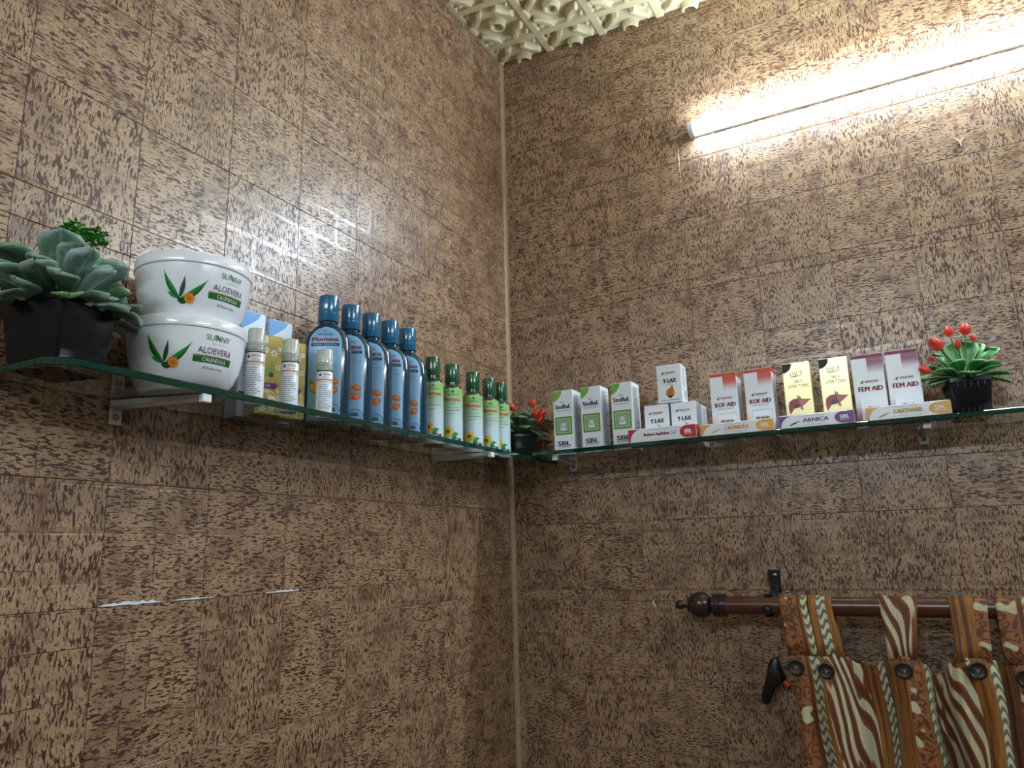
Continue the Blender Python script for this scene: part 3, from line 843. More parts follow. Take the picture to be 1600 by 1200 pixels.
# red tulip pot at the right end
tp = thing('potted_plant', 'black pot of green leaves with red tulip buds at the right shelf end', 'plant', (0.9900, -0.0820, ZR), R(9))
square_pot(tp, 0.0270, 0.0330, 0.0655, 0.008, ribs=True)
bud = bud_mesh(0.018, 0.0075)
tl = [leaf_mesh('leaf', M_LF3, 0.046, 0.0195, 0.32, 0.18, 0.03, base=0.16, seed=5), leaf_mesh('leaf', M_LF3, 0.052, 0.0215, 0.26, 0.25, 0.03, base=0.16, seed=6)]
q = random.Random(5)
for az, el, sc, roll, rad in ((-62, 56, 1.12, .2, .012), (-40, 70, 1.2, .1, .010), (-84, 30, 1.15, .25, .014), (-100, 12, 1.1, .2, .017), (-118, -2, .95, .1, .018), (22, 74, 1.1, -.2, .008), (52, 58, 1.1, -.2, .012), (78, 36, 1.1, -.2, .014),
        (98, 16, 1.12, -.2, .017), (112, 0, 1.0, -.1, .018), (-12, 80, 1.15, 0, .006), (36, 44, 1.0, -.1, .012), (150, 40, .8, .3, .014), (200, 34, .85, -.3, .014), (172, 12, .8, 0, .018), (-132, 32, .9, .2, .015), (128, 24, .9, -.2, .016), (2, 58, .95, 0, .010)):
    az = R(az + q.uniform(-6, 6))
    put_leaf(tl[q.choice((0, 1))], tp, (-math.sin(az) * rad, math.cos(az) * rad, 0.064 + 0.016 * math.sin(R(max(0, el)))), az, R(el), roll + q.uniform(-.15, .15), sc * (1.3 if el > 50 else 1.05))
for p1, sc in (((-0.058, -0.012, 0.086), 1.1), ((-0.036, -0.016, 0.123), 1.5), ((-0.012, 0.006, 0.152), 1.1), ((0.013, 0.008, 0.153), 1.25), ((0.024, 0.010, 0.140), 0.7), ((-0.010, -0.028, 0.120), 0.8), ((-0.046, -0.010, 0.106), 0.7)):
    flower(tp, (p1[0] * 0.2, p1[1] * 0.2, 0.060), p1, bud, sc)

# small plant in the corner
cp = thing('potted_plant', 'small black pot with dull leaves and red flowers in the wall corner', 'plant', (0.0700, -0.0640, ZL), R(26))
square_pot(cp, 0.0265, 0.0325, 0.0600)
cl = [leaf_mesh('leaf', M_LF4, 0.055, 0.017, 0.45, 0.25, 0.05, seed=8), leaf_mesh('leaf', M_LF4, 0.062, 0.020, 0.3, 0.3, 0.05, seed=9)]
q = random.Random(11)
for ring, (n, el0, el1, rad, zz) in enumerate(((8, 8, 25, 0.012, 0.058), (7, 38, 58, 0.009, 0.062), (5, 64, 84, 0.005, 0.066))):
    for i in range(n):
        az = 2 * math.pi * (i + 0.3 * ring) / n + q.uniform(-.15, .15); wdx, wdy = -math.sin(az + R(26)), math.cos(az + R(26)); el = R(q.uniform(el0, el1)); sc2 = q.uniform(.9, 1.15)
        if 0.07 + wdx * (rad + .06 * math.cos(el)) < 0.012 or -0.064 + wdy * (rad + .06 * math.cos(el)) > -0.012: el = max(el, R(66)); sc2 *= 0.9
        put_leaf(cl[i % 2], cp, (-math.sin(az) * rad, math.cos(az) * rad, zz), az, el, q.uniform(-.3, .3), sc2)
bud2 = bud_mesh(0.017, 0.008)
for p1, sc in (((-0.022, -0.020, 0.120), 1.1), ((0.022, -0.018, 0.128), 1.1), ((0.030, -0.026, 0.098), 1.6), ((0.036, -0.020, 0.088), 1.3), ((0.043, -0.014, 0.104), 1.0)):
    flower(cp, (p1[0] * 0.2, p1[1] * 0.2, 0.055), p1, bud2, sc)

# ================================================================== LEFT SHELF
JP = [(0.0, 0.0565), (0.003, 0.0610), (0.012, 0.0695), (0.028, 0.0770), (0.046, 0.0815), (0.064, 0.0842), (0.079, 0.0852)]
def jr(z):
    for (z0, r0), (z1, r1) in zip(JP, JP[1:]):
        if z <= z1: return r0 + (r1 - r0) * (z - z0) / (z1 - z0)
    return JP[-1][1]
def cream_jar(label, loc, rz):
    t = thing('cream_jar', label, 'jar', loc, rz, 'stacked white cream jars'); t.scale = (.83, .83, .84)
    MB().lathe([(r, z) for z, r in JP] + [(0.0835, 0.0805)], 72).build('body', M_WHITE, t, smooth=True)
    MB().lathe([(0.0845, 0.0800), (0.0872, 0.0808), (0.0875, 0.0825), (0.0872, 0.0950), (0.0860, 0.0970), (0.0835, 0.0978), (0.0790, 0.0972), (0.0, 0.0970)], 72, cap1=False).build('lid', M_WHITE, t, smooth=True)
    def mp(x, y, l):
        r = jr(y) + l + 0.0002; a = x / 0.082; return (r * math.sin(a), -r * math.cos(a), y)
    a = Art(mp)
    # aloe and marigold, left of the lettering
    for i, (x0, y0, x1, y1, wd, bd) in enumerate(((-0.0375, 0.0260, -0.0590, 0.0690, 0.0046, 0.003), (-0.0350, 0.0280, -0.0285, 0.0600, 0.0034, -0.001), (-0.0330, 0.0240, 0.0040, 0.0580, 0.0050, -0.004), (-0.0395, 0.0270, -0.0550, 0.0370, 0.0030, 0.001), (-0.0390, 0.0245, -0.0210, 0.0215, 0.0045, -0.001))):
        a.leaf('aloe_picture', x0, y0, x1, y1, wd, M_LEAFINK2 if i in (1, 4) else M_LEAFINK1, bd, lift=1 + i % 2)
        if i in (0, 2): a.leaf('aloe_picture', x0, y0, x0 + (x1 - x0) * .9, y0 + (y1 - y0) * .9, wd * .4, M_LEAFINK2, bd * 1.6, lift=3)
    a.flower('flower_picture', -0.0215, 0.0265, 0.0098, M_ORANGEINK, M_ORANGE2, lift=4)
    X = 0.0385
    a.text('brand_lettering', 'SUNNY', X + 0.002, 0.0670, 0.0385, 0.0088, M_GREENINK, 0.0)
    a.leaf('brand_lettering', X - 0.0028, 0.0722, X + 0.0050, 0.0620, 0.0017, M_GREENBAN, 0.0, 3)
    a.text('brand_lettering', 'h e r b a l s', X + 0.003, 0.0585, 0.0215, 0.0034, M_GREYTXT)
    a.text('title_lettering', 'ALOEVERA', X, 0.0475, 0.0560, 0.0090, M_PURPLEGREY, -0.006)
    a.rect('banner', X - 0.0330, 0.0300, X + 0.0300, 0.0388, M_GREENBAN, 1, n=14)
    a.rect('banner', X - 0.0330, 0.0394, X + 0.0300, 0.0406, M_GOLD, 1, n=14)
    a.text('banner', 'CALENDULA', X, 0.0344, 0.0400, 0.0056, M_WHITEINK, 0.0, lift=3)
    a.text('small_print', 'All Purpose Cream', X, 0.0225, 0.0360, 0.0048, M_PURPLEGREY, 0.0, 0.4)
    a.build(t)
    return t
jar = cream_jar('large white cream jar, lower one of the stack, standing on the glass', (0.0780, -1.0195, ZL), R(55))
dup(jar, 'large white cream jar, upper one, tilted to the right on the lower lid', (0.0795, -1.0160, ZL + 0.0822), R(63))

M_BLUEQ = mat('sky_blue_print', srgb(70, 150, 222), 0.35)
M_NAVY = mat('navy_print', srgb(36, 62, 140), 0.35)
def drops_box(label, loc, rz, side):
    W, D, H = 0.0430, 0.030, 0.156
    t = thing('drops_box', label, 'box', loc, rz, 'white boxes with a blue corner')
    carton(t, W, D, H - 0.0008, mat('pale_blue_card', srgb(206, 220, 240), 0.25))
    a = Art(box_map(W, D)); h = W / 2 - 0.0004
    pts = [(-h, H - 0.0014), (-h, H - 0.032)]
    for i in range(1, 8): q_ = R(90) * i / 7; pts.append((-h + 0.033 * math.sin(q_) ** 1.5, H - 0.032 + 0.0306 * (1 - math.cos(q_)) ** 0.6))
    a.poly('corner_print', pts, M_BLUEQ)
    a.text('title_lettering', 'DROPS', -0.002, 0.092, 0.026, 0.006, M_NAVY, 0.02)
    a.lines('small_print', -0.016, 0.014, 0.055, 0.084, 6, M_GREYTXT, 0.0011)
    a.rect('foot_band', -h, 0.024, h, 0.030, M_NAVY, 1)
    a.build(t)
    b = Art(box_map(W, D, 'left')); b.lines('side_text', -0.011, 0.011, 0.03, 0.148, 26, M_GREYTXT, 0.0013, seed=12); b.build(t)
    return t
wb = drops_box('white box with blue corner behind the jars, left one of the pair', (0.0170, -0.8690, ZL), R(84), True)
dup(wb, 'white box with blue corner between jars and shampoo bottles, right one of the pair', (0.0170, -0.8130, ZL), R(83))

def perfume_mat():
    k = NT('olive_gold_print'); tc = k.n('ShaderNodeTexCoord').outputs['Object']
    n1 = k.noise(tc, 45, 3, .6); n2 = k.noise(tc, 150, 3, .6)
    col = k.mix(k.step(n1, .35, .65), srgb(176, 150, 62), srgb(206, 190, 110))
    sep = k.n('ShaderNodeSeparateXYZ'); k.l(tc, sep.inputs[0])
    low = k.math('MULTIPLY', k.step(n2, .5, .6), k.step(k.math('MULTIPLY', sep.outputs[2], -1.0), -0.05, -0.02))
    k.l(k.mix(low, col, srgb(226, 222, 170)), k.p.inputs['Base Color']); k.p.inputs['Roughness'].default_value = .3
    return k.m
M_PERF = perfume_mat()
M_WHITEFL = mat('white_flower_print', srgb(244, 240, 226), .4)
def remedy_box(label, loc, rz, W=0.0400):
    D, H = 0.034, 0.1120
    t = thing('floral_box', label, 'box', loc, rz, 'olive gold boxes printed with flowers')
    carton(t, W, D, H - 0.0008, M_PERF)
    a = Art(box_map(W, D))
    for x, y, r in ((0.006, 0.085, 0.0075), (-0.006, 0.088, 0.006), (0.013, 0.064, 0.006), (0.014, 0.092, 0.005)): a.flower('flower_picture', x, y, r, M_WHITEFL, M_GOLD, 8, rc=.25)
    a.leaf('leaf_picture', -0.018, 0.046, 0.010, 0.058, 0.0075, M_GREENQ, 0.004)
    a.flower('purple_flower', 0.003, 0.0520, 0.0052, M_PURPLE, M_PURPLE, 8)
    a.rect('banner', -0.0185, 0.031, 0.007, 0.0395, M_PURPLE, 2); a.flower('banner', 0.0085, 0.0355, 0.0062, M_PURPLE, M_PURPLE, 9, lift=2)
    a.text('banner', 'ROLL ON', -0.007, 0.0352, 0.018, 0.0030, M_WHITEINK, lift=5)
    a.flower('flower_picture', 0.006, 0.014, 0.010, M_WHITEFL, M_GOLD, 10, rc=.2); a.flower('flower_picture', -0.009, 0.008, 0.007, M_WHITEFL, M_GOLD, 8, rc=.2)
    a.build(t)
    MB().box((-W / 2 + 0.003, -D / 2 - 0.0006, 0.099), (-W / 2 + 0.016, -D / 2, 0.110)).build('price_sticker', M_CARD, t)
    return t
rb = remedy_box('olive gold floral box between the first two roll-on bottles', (0.0560, -0.8680, ZL), R(72))
dup(rb, 'olive gold floral box beside the first blue shampoo bottle', (0.0590, -0.8230, ZL), R(72))

M_CLEAR = mat('frosted_clear_cap', srgb(238, 242, 234), 0.16, coat=0.4, Transmission_Weight=0.35)
M_TANBAND = mat('tan_band_ink', srgb(214, 150, 104), .4)
def roll_on(label, loc, rz):
    t = thing('roll_on_bottle', label, 'bottle', loc, rz, 'slim roll-on bottles with clear caps')
    MB().lathe([(0.0105, 0), (0.0122, 0.0012), (0.0124, 0.003), (0.0124, 0.066), (0.0112, 0.0680), (0.0100, 0.0684)], 28).build('body', M_CARD, t, smooth=True)
    MB().lathe([(0.0121, 0.0684), (0.0121, 0.0790), (0.0117, 0.0795)], 28).build('collar', mat('clear_collar', srgb(200, 204, 190), .2, Transmission_Weight=.4), t, smooth=True)
    for i in range(3): MB().lathe([(0.0121, 0.0715 + i * .0024), (0.0126, 0.0722 + i * .0024), (0.0121, 0.0729 + i * .0024)], 28, cap0=False, cap1=False).build('cap_ridge', M_CLEAR, t, smooth=True)
    MB().lathe([(0.0117, 0.0796), (0.0114, 0.0985), (0.0105, 0.1005), (0.0, 0.1008)], 28, cap1=False).build('cap', M_CLEAR, t, smooth=True)
    def mp(x, y, l): r = 0.0124 + l; q_ = x / 0.0124; return (r * math.sin(q_), -r * math.cos(q_), y)
    a = Art(mp)
    a.rect('label_band', -0.017, 0.0650, 0.017, 0.0668, M_BLACK, 1, n=10)
    a.text('title_lettering', 'VITEX', 0.0015, 0.0600, 0.0125, 0.0034, M_TANBAND, .02); a.ell('title_lettering', -0.0085, 0.0590, .0021, .0021, M_NAVY, 2)
    a.text('title_lettering', 'Roll On', 0.001, 0.0553, 0.0105, 0.0022, M_GREYTXT)
    a.rect('label_band', -0.017, 0.0505, 0.017, 0.0530, M_TANBAND, 1, n=10); a.rect('label_band', -0.017, 0.0475, 0.017, 0.0483, M_TANBAND, 1, n=10)
    a.lines('small_print', -0.009, 0.0095, 0.008, 0.0435, 13, M_GREYTXT, .0009, ragged=.5, seed=5)
    a.rect('small_print', -0.0102, 0.006, -0.0098, 0.045, M_GREYTXT, 1)
    a.build(t)
    return t
ro = roll_on('slim white roll-on bottle with clear cap, right beside the lower cream jar', (0.1050, -0.9300, ZL), R(44))
dup(ro, 'slim white roll-on bottle with clear cap, between the two floral boxes', (0.1050, -0.8650, ZL), R(48))
dup(ro, 'slim white roll-on bottle with clear cap, in front of the first blue shampoo bottle', (0.1080, -0.7960, ZL), R(52))

# ---- blue shampoo bottles
def wrapped(name, col):
    k = NT(name); k.p.inputs['Base Color'].default_value = col; k.p.inputs['Roughness'].default_value = 0.16; k.p.inputs['Coat Weight'].default_value = 0.9; k.p.inputs['Coat Roughness'].default_value = 0.08
    tc = k.n('ShaderNodeTexCoord').outputs['Object']
    bp = k.n('ShaderNodeBump'); bp.inputs['Strength'].default_value = .6; bp.inputs['Distance'].default_value = .0008
    k.l(k.noise(tc, 210, 2, .6), bp.inputs['Height']); k.l(bp.outputs[0], k.p.inputs['Coat Normal'])
    return k.m
M_TEAL = mat('deep_teal_plastic', srgb(12, 58, 80), 0.14, coat=0.5)
M_CAP = wrapped('shrink_wrapped_teal_cap', srgb(22, 104, 146))
M_SKY = mat('sky_label', srgb(140, 188, 226), 0.3)
SP = [(0.0, .0345, .0175), (.003, .0370, .0198), (.012, .0383, .0205), (.112, .0383, .0205), (.126, .0372, .0200), (.137, .0345, .0190), (.146, .0300, .0172), (.153, .0240, .0150), (.158, .0180, .0136), (.162, .0140, .0128), (.166, .0135, .0128)]
def sab(z):
    for p, n_ in zip(SP, SP[1:]):
        if z <= n_[0]:
            t = (z - p[0]) / (n_[0] - p[0]); return p[1] + (n_[1] - p[1]) * t, p[2] + (n_[2] - p[2]) * t
    return SP[-1][1:]
def sring(z, a, b, n=40, e=2.5):
    out = []
    for i in range(n):
        t = 2 * math.pi * i / n; c, s_ = math.cos(t), math.sin(t)
        out.append((a * math.copysign(abs(c) ** (2 / e), c), b * math.copysign(abs(s_) ** (2 / e), s_), z))
    return out
def shampoo(label, loc, rz):
    t = thing('shampoo_bottle', label, 'bottle', loc, rz, 'blue shampoo bottles in a row')
    MB().rings([sring(z, a, b) for z, a, b in SP]).build('body', M_TEAL, t, smooth=True)
    MB().lathe([(.0162, .1655), (.0168, .1665), (.0168, .2050), (.0158, .2092), (.0, .2100)], 36, cap1=False).build('cap', M_CAP, t, smooth=True)
    MB().lathe([(.0168, .1785), (.01715, .1788), (.01715, .1794), (.0168, .1797)], 36, cap0=False, cap1=False).build('cap_seam', M_CAP, t, smooth=True)
    def mp(x, y, l):
        a, b = sab(y); x2 = max(-.98, min(.98, x / a)); return (x, -b * (1 - abs(x2) ** 2.5) ** .4 - l - .0002, y)
    lab = MB()
    def lw(z): return .0262 * min(1.0, math.sqrt(max(0.0, 1 - max(0, (z - .126) / .0285) ** 2)))
    lab.grid(lambda u_, v: mp((u_ * 2 - 1) * max(.0004, lw(.006 + .1484 * v)), .006 + .1484 * v, 0.0), 14, 40)
    lab.build('label_panel', M_SKY, t, fix=False, smooth=False)
    a = Art(mp)
    a.text('brand_lettering', "SBL's", 0, .1475, .010, .0030, M_NAVY)
    a.text('brand_lettering', 'arnica', 0, .1415, .0230, .0052, M_NAVY, .01)
    a.text('title_lettering', 'Montana', 0, .1325, .0430, .0074, M_MAROON, .018)
    a.rect('banner', -.0225, .1205, .0225, .1258, M_BLACK, 1, n=6); a.text('banner', 'HERBAL SHAMPOO', 0, .1231, .0400, .0028, M_SKY, lift=3)
    a.text('small_print', 'Enhanced with TJC', 0, .1125, .0260, .0026, M_NAVY); a.text('small_print', 'For Smooth Silky and Shining Hair', 0, .1065, .0420, .0026, M_NAVY)
    for x, y, rt in ((.0020, .0600, 25), (.0150, .0620, -20), (.0050, .0480, 10), (.0150, .0470, 35)):
        a.ell('seed_picture', x, y, .0078, .0052, M_ORANGE2, 2, R(rt)); a.ell('seed_picture', x + .001, y + .001, .0052, .0028, M_SKIN, 3, R(rt))
    a.flower('seed_picture', -.0120, .0530, .0120, M_AMBER, M_ORANGEINK, 12, lift=1)
    a.leaf('leaf_picture', -.020, .0490, -.003, .0400, .004, M_LEAFINK2, .001); a.leaf('leaf_picture', -.016, .0560, -.024, .0650, .003, M_LEAFINK1, 0)
    a.ell('emblem', .0130, .0165, .0125, .0085, M_SKY, 2, n=24); a.ring('emblem', .0130, .0165, .0132, .0092, .0010, M_NAVY, 3)
    a.text('emblem', 'SBL', .0128, .0168, .0155, .0062, M_BLACK, 0.016, lift=4)
    a.text('small_print', '200 ml', -.013, .0300, .0090, .0022, M_NAVY)
    a.build(t)
    return t
sh = None
for i, (y, lab_) in enumerate(((-.7457, 'blue shampoo bottle nearest the viewer, whole label showing behind a roll-on'), (-.6900, 'second blue shampoo bottle, just behind the nearest one'), (-.6355, 'third blue shampoo bottle, in the middle of the row of five'),
        (-.5818, 'fourth blue shampoo bottle, second from the green bottles'), (-.5272, 'fifth blue shampoo bottle, next to the green bottles'))):
    if sh is None: sh = shampoo(lab_, (.0660, y, ZL), R(31))
    else: dup(sh, lab_, (.0660, y, ZL), R(31 + (1.5, -1, 1, -1.5)[i - 1]))

# ---- green oil bottles
M_MILK = mat('pale_green_bottle', srgb(206, 226, 216), .25, coat=.3)
M_NECK = mat('dark_green_neck', srgb(38, 62, 46), .2, coat=.3)
M_GCAP = wrapped('shrink_wrapped_green_cap', srgb(24, 84, 50))
G_LABEL = gradmat('green_label_fade', srgb(204, 224, 234), srgb(150, 196, 112), .35, 1.0)
def oil(label, loc, rz):
    t = thing('oil_bottle', label, 'bottle', loc, rz, 'green hair oil bottles in a row')
    MB().lathe([(.0195, 0), (.0212, .0015), (.0215, .004), (.0215, .1160), (.0208, .1185), (.0180, .1225), (.0150, .1245)], 40).build('body', M_NECK, t, smooth=True)
    MB().lathe([(.0138, .1240), (.0138, .1315)], 32).build('neck', M_NECK, t, smooth=True)
    MB().lathe([(.0150, .1310), (.0153, .1320), (.0153, .1655), (.0146, .1685), (.0, .1690)], 36, cap1=False).build('cap', M_GCAP, t, smooth=True)
    def mp(x, y, l): r = .0216 + l; q_ = x / .0215; return (r * math.sin(q_), -r * math.cos(q_), y)
    lab = MB().grid(lambda u_, v: mp((u_ * 2 - 1) * .058, .003 + .1135 * v, 0.0), 32, 12); lab.build('label_panel', G_LABEL, t, fix=False, smooth=True)
    a = Art(mp)
    a.text('brand_lettering', "SBL's", .001, .1090, .0090, .0034, M_BLACK, .02); a.text('brand_lettering', 'arnica', .001, .1030, .0200, .0052, M_GREENINK, .01)
    a.text('title_lettering', 'Montana', -.001, .0935, .0360, .0076, M_ORANGE2, .018)
    a.text('small_print', 'HAIR OIL', .000, .0850, .0130, .0030, M_GREENINK); a.text('small_print', 'Enhanced with TJC', .0, .0760, .0240, .0026, M_BLACK)
    a.rect('small_print', -.0150, .0695, .0160, .0707, M_GREYTXT, 2, n=6); a.rect('small_print', -.0150, .0625, .0060, .0633, M_GREYTXT, 2, n=4)
    a.flower('sunflower_picture', -.0100, .0265, .0135, mat('sunflower_ink', srgb(236, 200, 40), .4), M_BLACK, 16, lift=2, rc=.3)
    a.leaf('leaf_picture', -.001, .0180, .0130, .0240, .0050, M_LEAFINK1, .001); a.leaf('leaf_picture', -.002, .0160, .0100, .0130, .0040, M_LEAFINK2, .0)
    a.text('maker_lettering', 'SBL', .0145, .0110, .0110, .0060, M_BLACK, 0.016)
    a.build(t)
    return t
ol = None
for i, (y, lab_) in enumerate(((-.4520, 'green oil bottle with sunflower label, beside the last blue bottle'), (-.3810, 'green oil bottle with sunflower label, second from the blue bottles'), (-.2990, 'green oil bottle with sunflower label, middle of the five'),
        (-.2280, 'green oil bottle with sunflower label, second from the corner plant'), (-.1770, 'green oil bottle with sunflower label, right beside the corner plant'))):
    if ol is None: ol = oil(lab_, (.0720, y, ZL), R(38))
    else: dup(ol, lab_, (.0720, y, ZL), R((38, 36, 35, 36, 35)[i]))

# ================================================================== CURTAIN ROD
RODY, RODZ, RODR = -0.070, -0.3300, 0.0178
rod = thing('curtain_rod', 'brown curtain rod with dark ball finial on the right wall below the shelf', 'curtain rod', (1.14, RODY, RODZ), 0)
MB().lathe([(RODR, -0.618), (RODR, 0.60)], 32, axis='x').build('pole', M_ROD, rod, smooth=True)
fp = [(0.0, -0.104), (0.0060, -0.1035), (0.0092, -0.0985), (0.0100, -0.0935), (0.0090, -0.0885), (0.0058, -0.0850), (0.0052, -0.0810), (0.0085, -0.0785), (0.0150, -0.0760)]
for i in range(1, 12):
    a = R(180 * i / 12); fp.append((max(0.0150, 0.0268 * math.sin(a)) if i in (1, 11) else 0.0268 * math.sin(a), -0.0520 - 0.0262 * math.cos(a)))
fp += [(0.0205, -0.0262), (0.0232, -0.0250), (0.0232, -0.0205), (0.0212, -0.0195), (0.0212, -0.0180), (0.0238, -0.0170), (0.0240, -0.0125), (0.0215, -0.0115), (0.0215, -0.0095), (0.0232, -0.0085), (0.0228, 0.0000), (0.0, 0.0002)]
MB().lathe(fp, 40, axis='x', cap0=False, cap1=False).build('finial', M_FINIAL, rod, loc=(-0.618, 0, 0), smooth=True)

def rod_bracket(label, x):
    t = thing('rod_bracket', label, 'bracket', (x, 0, RODZ), 0, None)
    MB().box((-0.0115, -0.0040, 0.020), (0.0115, -0.0006, 0.066)).build('wall_plate', M_BLACKMET, t, bevel=0.0015)
    MB().lathe([(0.0048, 0.004), (0.0048, 0.0052), (0.0030, 0.0066), (0.0006, 0.0068)], 14, axis='y', cap0=False).build('screw', M_SCREW, t, loc=(0.001, 0, 0.055), rot=(0, 0, R(180)), smooth=True)
    b = MB()
    pts = [(0, -0.003, 0.028), (0, -0.016, 0.027), (0, -0.034, 0.020), (-0.001, -0.050, 0.008), (-0.002, -0.049, -0.002)]
    b.tube(pts, [0.0085, 0.0085, 0.008, 0.0065, 0.005], 10); b.build('arm', M_BLACKMET, t, smooth=True)
    ring = MB(); rs = []
    for i in range(15):
        a = R(20 - 220 * i / 14)
        rs.append([(xx, RODY + rr * math.cos(a + R(90)) , rr * math.sin(a + R(90))) for xx, rr in ((-0.0075, RODR + 0.0004), (0.0075, RODR + 0.0004), (0.0075, RODR + 0.0042), (-0.0075, RODR + 0.0042))])
    ring.rings(rs); ring.build('cradle', M_BLACKMET, t, loc=(-0.004, 0, 0), bevel=0.0006, segs=1)
    MB().lathe([(0.0, -0.0135), (0.0070, -0.0125), (0.0095, -0.0080), (0.0095, 0.0), (0.0070, 0.004)], 18, axis='y', cap0=False).build('clamp_knob', M_BLACKMET, t, loc=(-0.004, RODY - RODR - 0.003, -0.006), smooth=True)
    return t
rod_bracket('black bracket holding the curtain rod beside the first curtain tab', 0.6085)

# ================================================================== CURTAIN
def fabric():
    k = NT('printed_curtain_fabric')
    uvn = k.n('ShaderNodeUVMap'); sep = k.n('ShaderNodeSeparateXYZ'); k.l(uvn.outputs[0], sep.inputs[0])
    u, v = sep.outputs[0], sep.outputs[1]            # metres along and up the cloth
    uv = k.comb(u, v, 0.0)
    f = k.math('FRACT', k.math('DIVIDE', u, 0.236))
    wob = k.noise(uv, 30, 2, .5)
    def band(a, b):
        return k.math('MULTIPLY', k.math('GREATER_THAN', f, a), k.math('LESS_THAN', f, b))
    streak = k.noise(k.comb(k.math('MULTIPLY', u, 900.0), k.math('MULTIPLY', v, 26.0), 0.0), 1.0, 2, .6)
    ochre = k.mix(k.step(streak, .35, .7), srgb(182, 122, 48), srgb(120, 72, 28))
    wide = k.noise(k.comb(k.math('MULTIPLY', u, 110.0), k.math('MULTIPLY', v, 3.0), 3.0), 1.0, 1, .5)
    ochre = k.mix(k.step(wide, .45, .6), ochre, k.mix(streak, srgb(112, 62, 26), srgb(84, 44, 20)))
    white = k.mix(k.step(streak, .4, .8), srgb(212, 208, 172), srgb(172, 166, 130))
    rust = k.mix(streak, srgb(146, 74, 26), srgb(108, 52, 20))
    # zebra leaves: long slanting blades
    n1 = k.noise(k.comb(k.math('MULTIPLY', u, 16.0), k.math('MULTIPLY', v, 5.0), 7.0), 1.0, 1, .5)
    ph = k.math('ADD', k.math('ADD', k.math('MULTIPLY', u, 300.0), k.math('MULTIPLY', v, 78.0)), k.math('MULTIPLY', n1, 26.0))
    s1 = k.math('SINE', ph)
    brk = k.noise(k.comb(k.math('MULTIPLY', u, 40.0), k.math('MULTIPLY', v, 13.0), 1.0), 1.0, 1, .5)
    zebra = k.mix(k.math('MULTIPLY', k.step(s1, .05, .2), k.step(brk, .36, .42)), rust, white)
    zebra = k.mix(k.math('MULTIPLY', k.step(k.math('MULTIPLY', s1, -1.0), .55, .8), .8), zebra, srgb(84, 42, 20))
    # rickrack: pale ribbon with a grey zigzag
    z2 = k.math('SINE', k.math('ADD', k.math('MULTIPLY', v, 360.0), k.math('MULTIPLY', k.math('SINE', k.math('MULTIPLY', u, 330.0)), 2.2)))
    rick = k.mix(k.step(z2, .0, .35), srgb(212, 214, 182), srgb(110, 112, 88))
    # paisley: swirling contour lines
    pn = k.noise(uv, 34, 2, .5)
    pz = k.math('SINE', k.math('MULTIPLY', pn, 46.0))
    pais = k.mix(k.step(pz, .1, .35), srgb(158, 98, 54), srgb(100, 58, 28))
    pais = k.mix(k.step(k.noise(uv, 27, 1, .5), .60, .64), pais, white)
    col = ochre
    col = k.mix(band(0.0, 0.125), col, pais)
    col = k.mix(band(0.165, 0.245), col, rick)
    col = k.mix(band(0.275, 0.62), col, zebra)
    col = k.mix(band(0.735, 0.80), col, rick)
    k.l(col, k.p.inputs['Base Color'])
    k.p.inputs['Roughness'].default_value = 0.6; k.p.inputs['Sheen Weight'].default_value = 0.12
    bp = k.n('ShaderNodeBump'); bp.inputs['Strength'].default_value = .4; bp.inputs['Distance'].default_value = .0006
    k.l(streak, bp.inputs['Height']); k.l(bp.outputs[0], k.p.inputs['Normal'])
    return k.m
M_FAB = fabric()
cur = thing('tab_top_curtain', 'brown and ochre patterned tab-top curtain hanging from the brown rod', 'curtain', (1.06, RODY, RODZ), 0)
OX, OY, OZ = 1.06, RODY, RODZ
def cloth(name, fn, nu, nv, uvf):
    vs = []; fs = []; uvs = []
    for j in range(nv + 1):
        for i in range(nu + 1):
            a, b = i / nu, j / nv
            x, y, z = fn(a, b); vs.append((x - OX, y - OY, z - OZ)); uvs.append(uvf(a, b))
    for j in range(nv):
        for i in range(nu):
            q_ = j * (nu + 1) + i; fs.append((q_, q_ + 1, q_ + nu + 2, q_ + nu + 1))
    mb = MB(); mb.add(vs, fs, 0, uvs)
    o = mb.build(name, M_FAB, cur, fix=False); o.data.polygons.foreach_set('use_smooth', [True] * len(o.data.polygons))
    md = o.modifiers.new('thickness', 'SOLIDIFY'); md.thickness = 0.0014; md.offset = 0.0
    return o
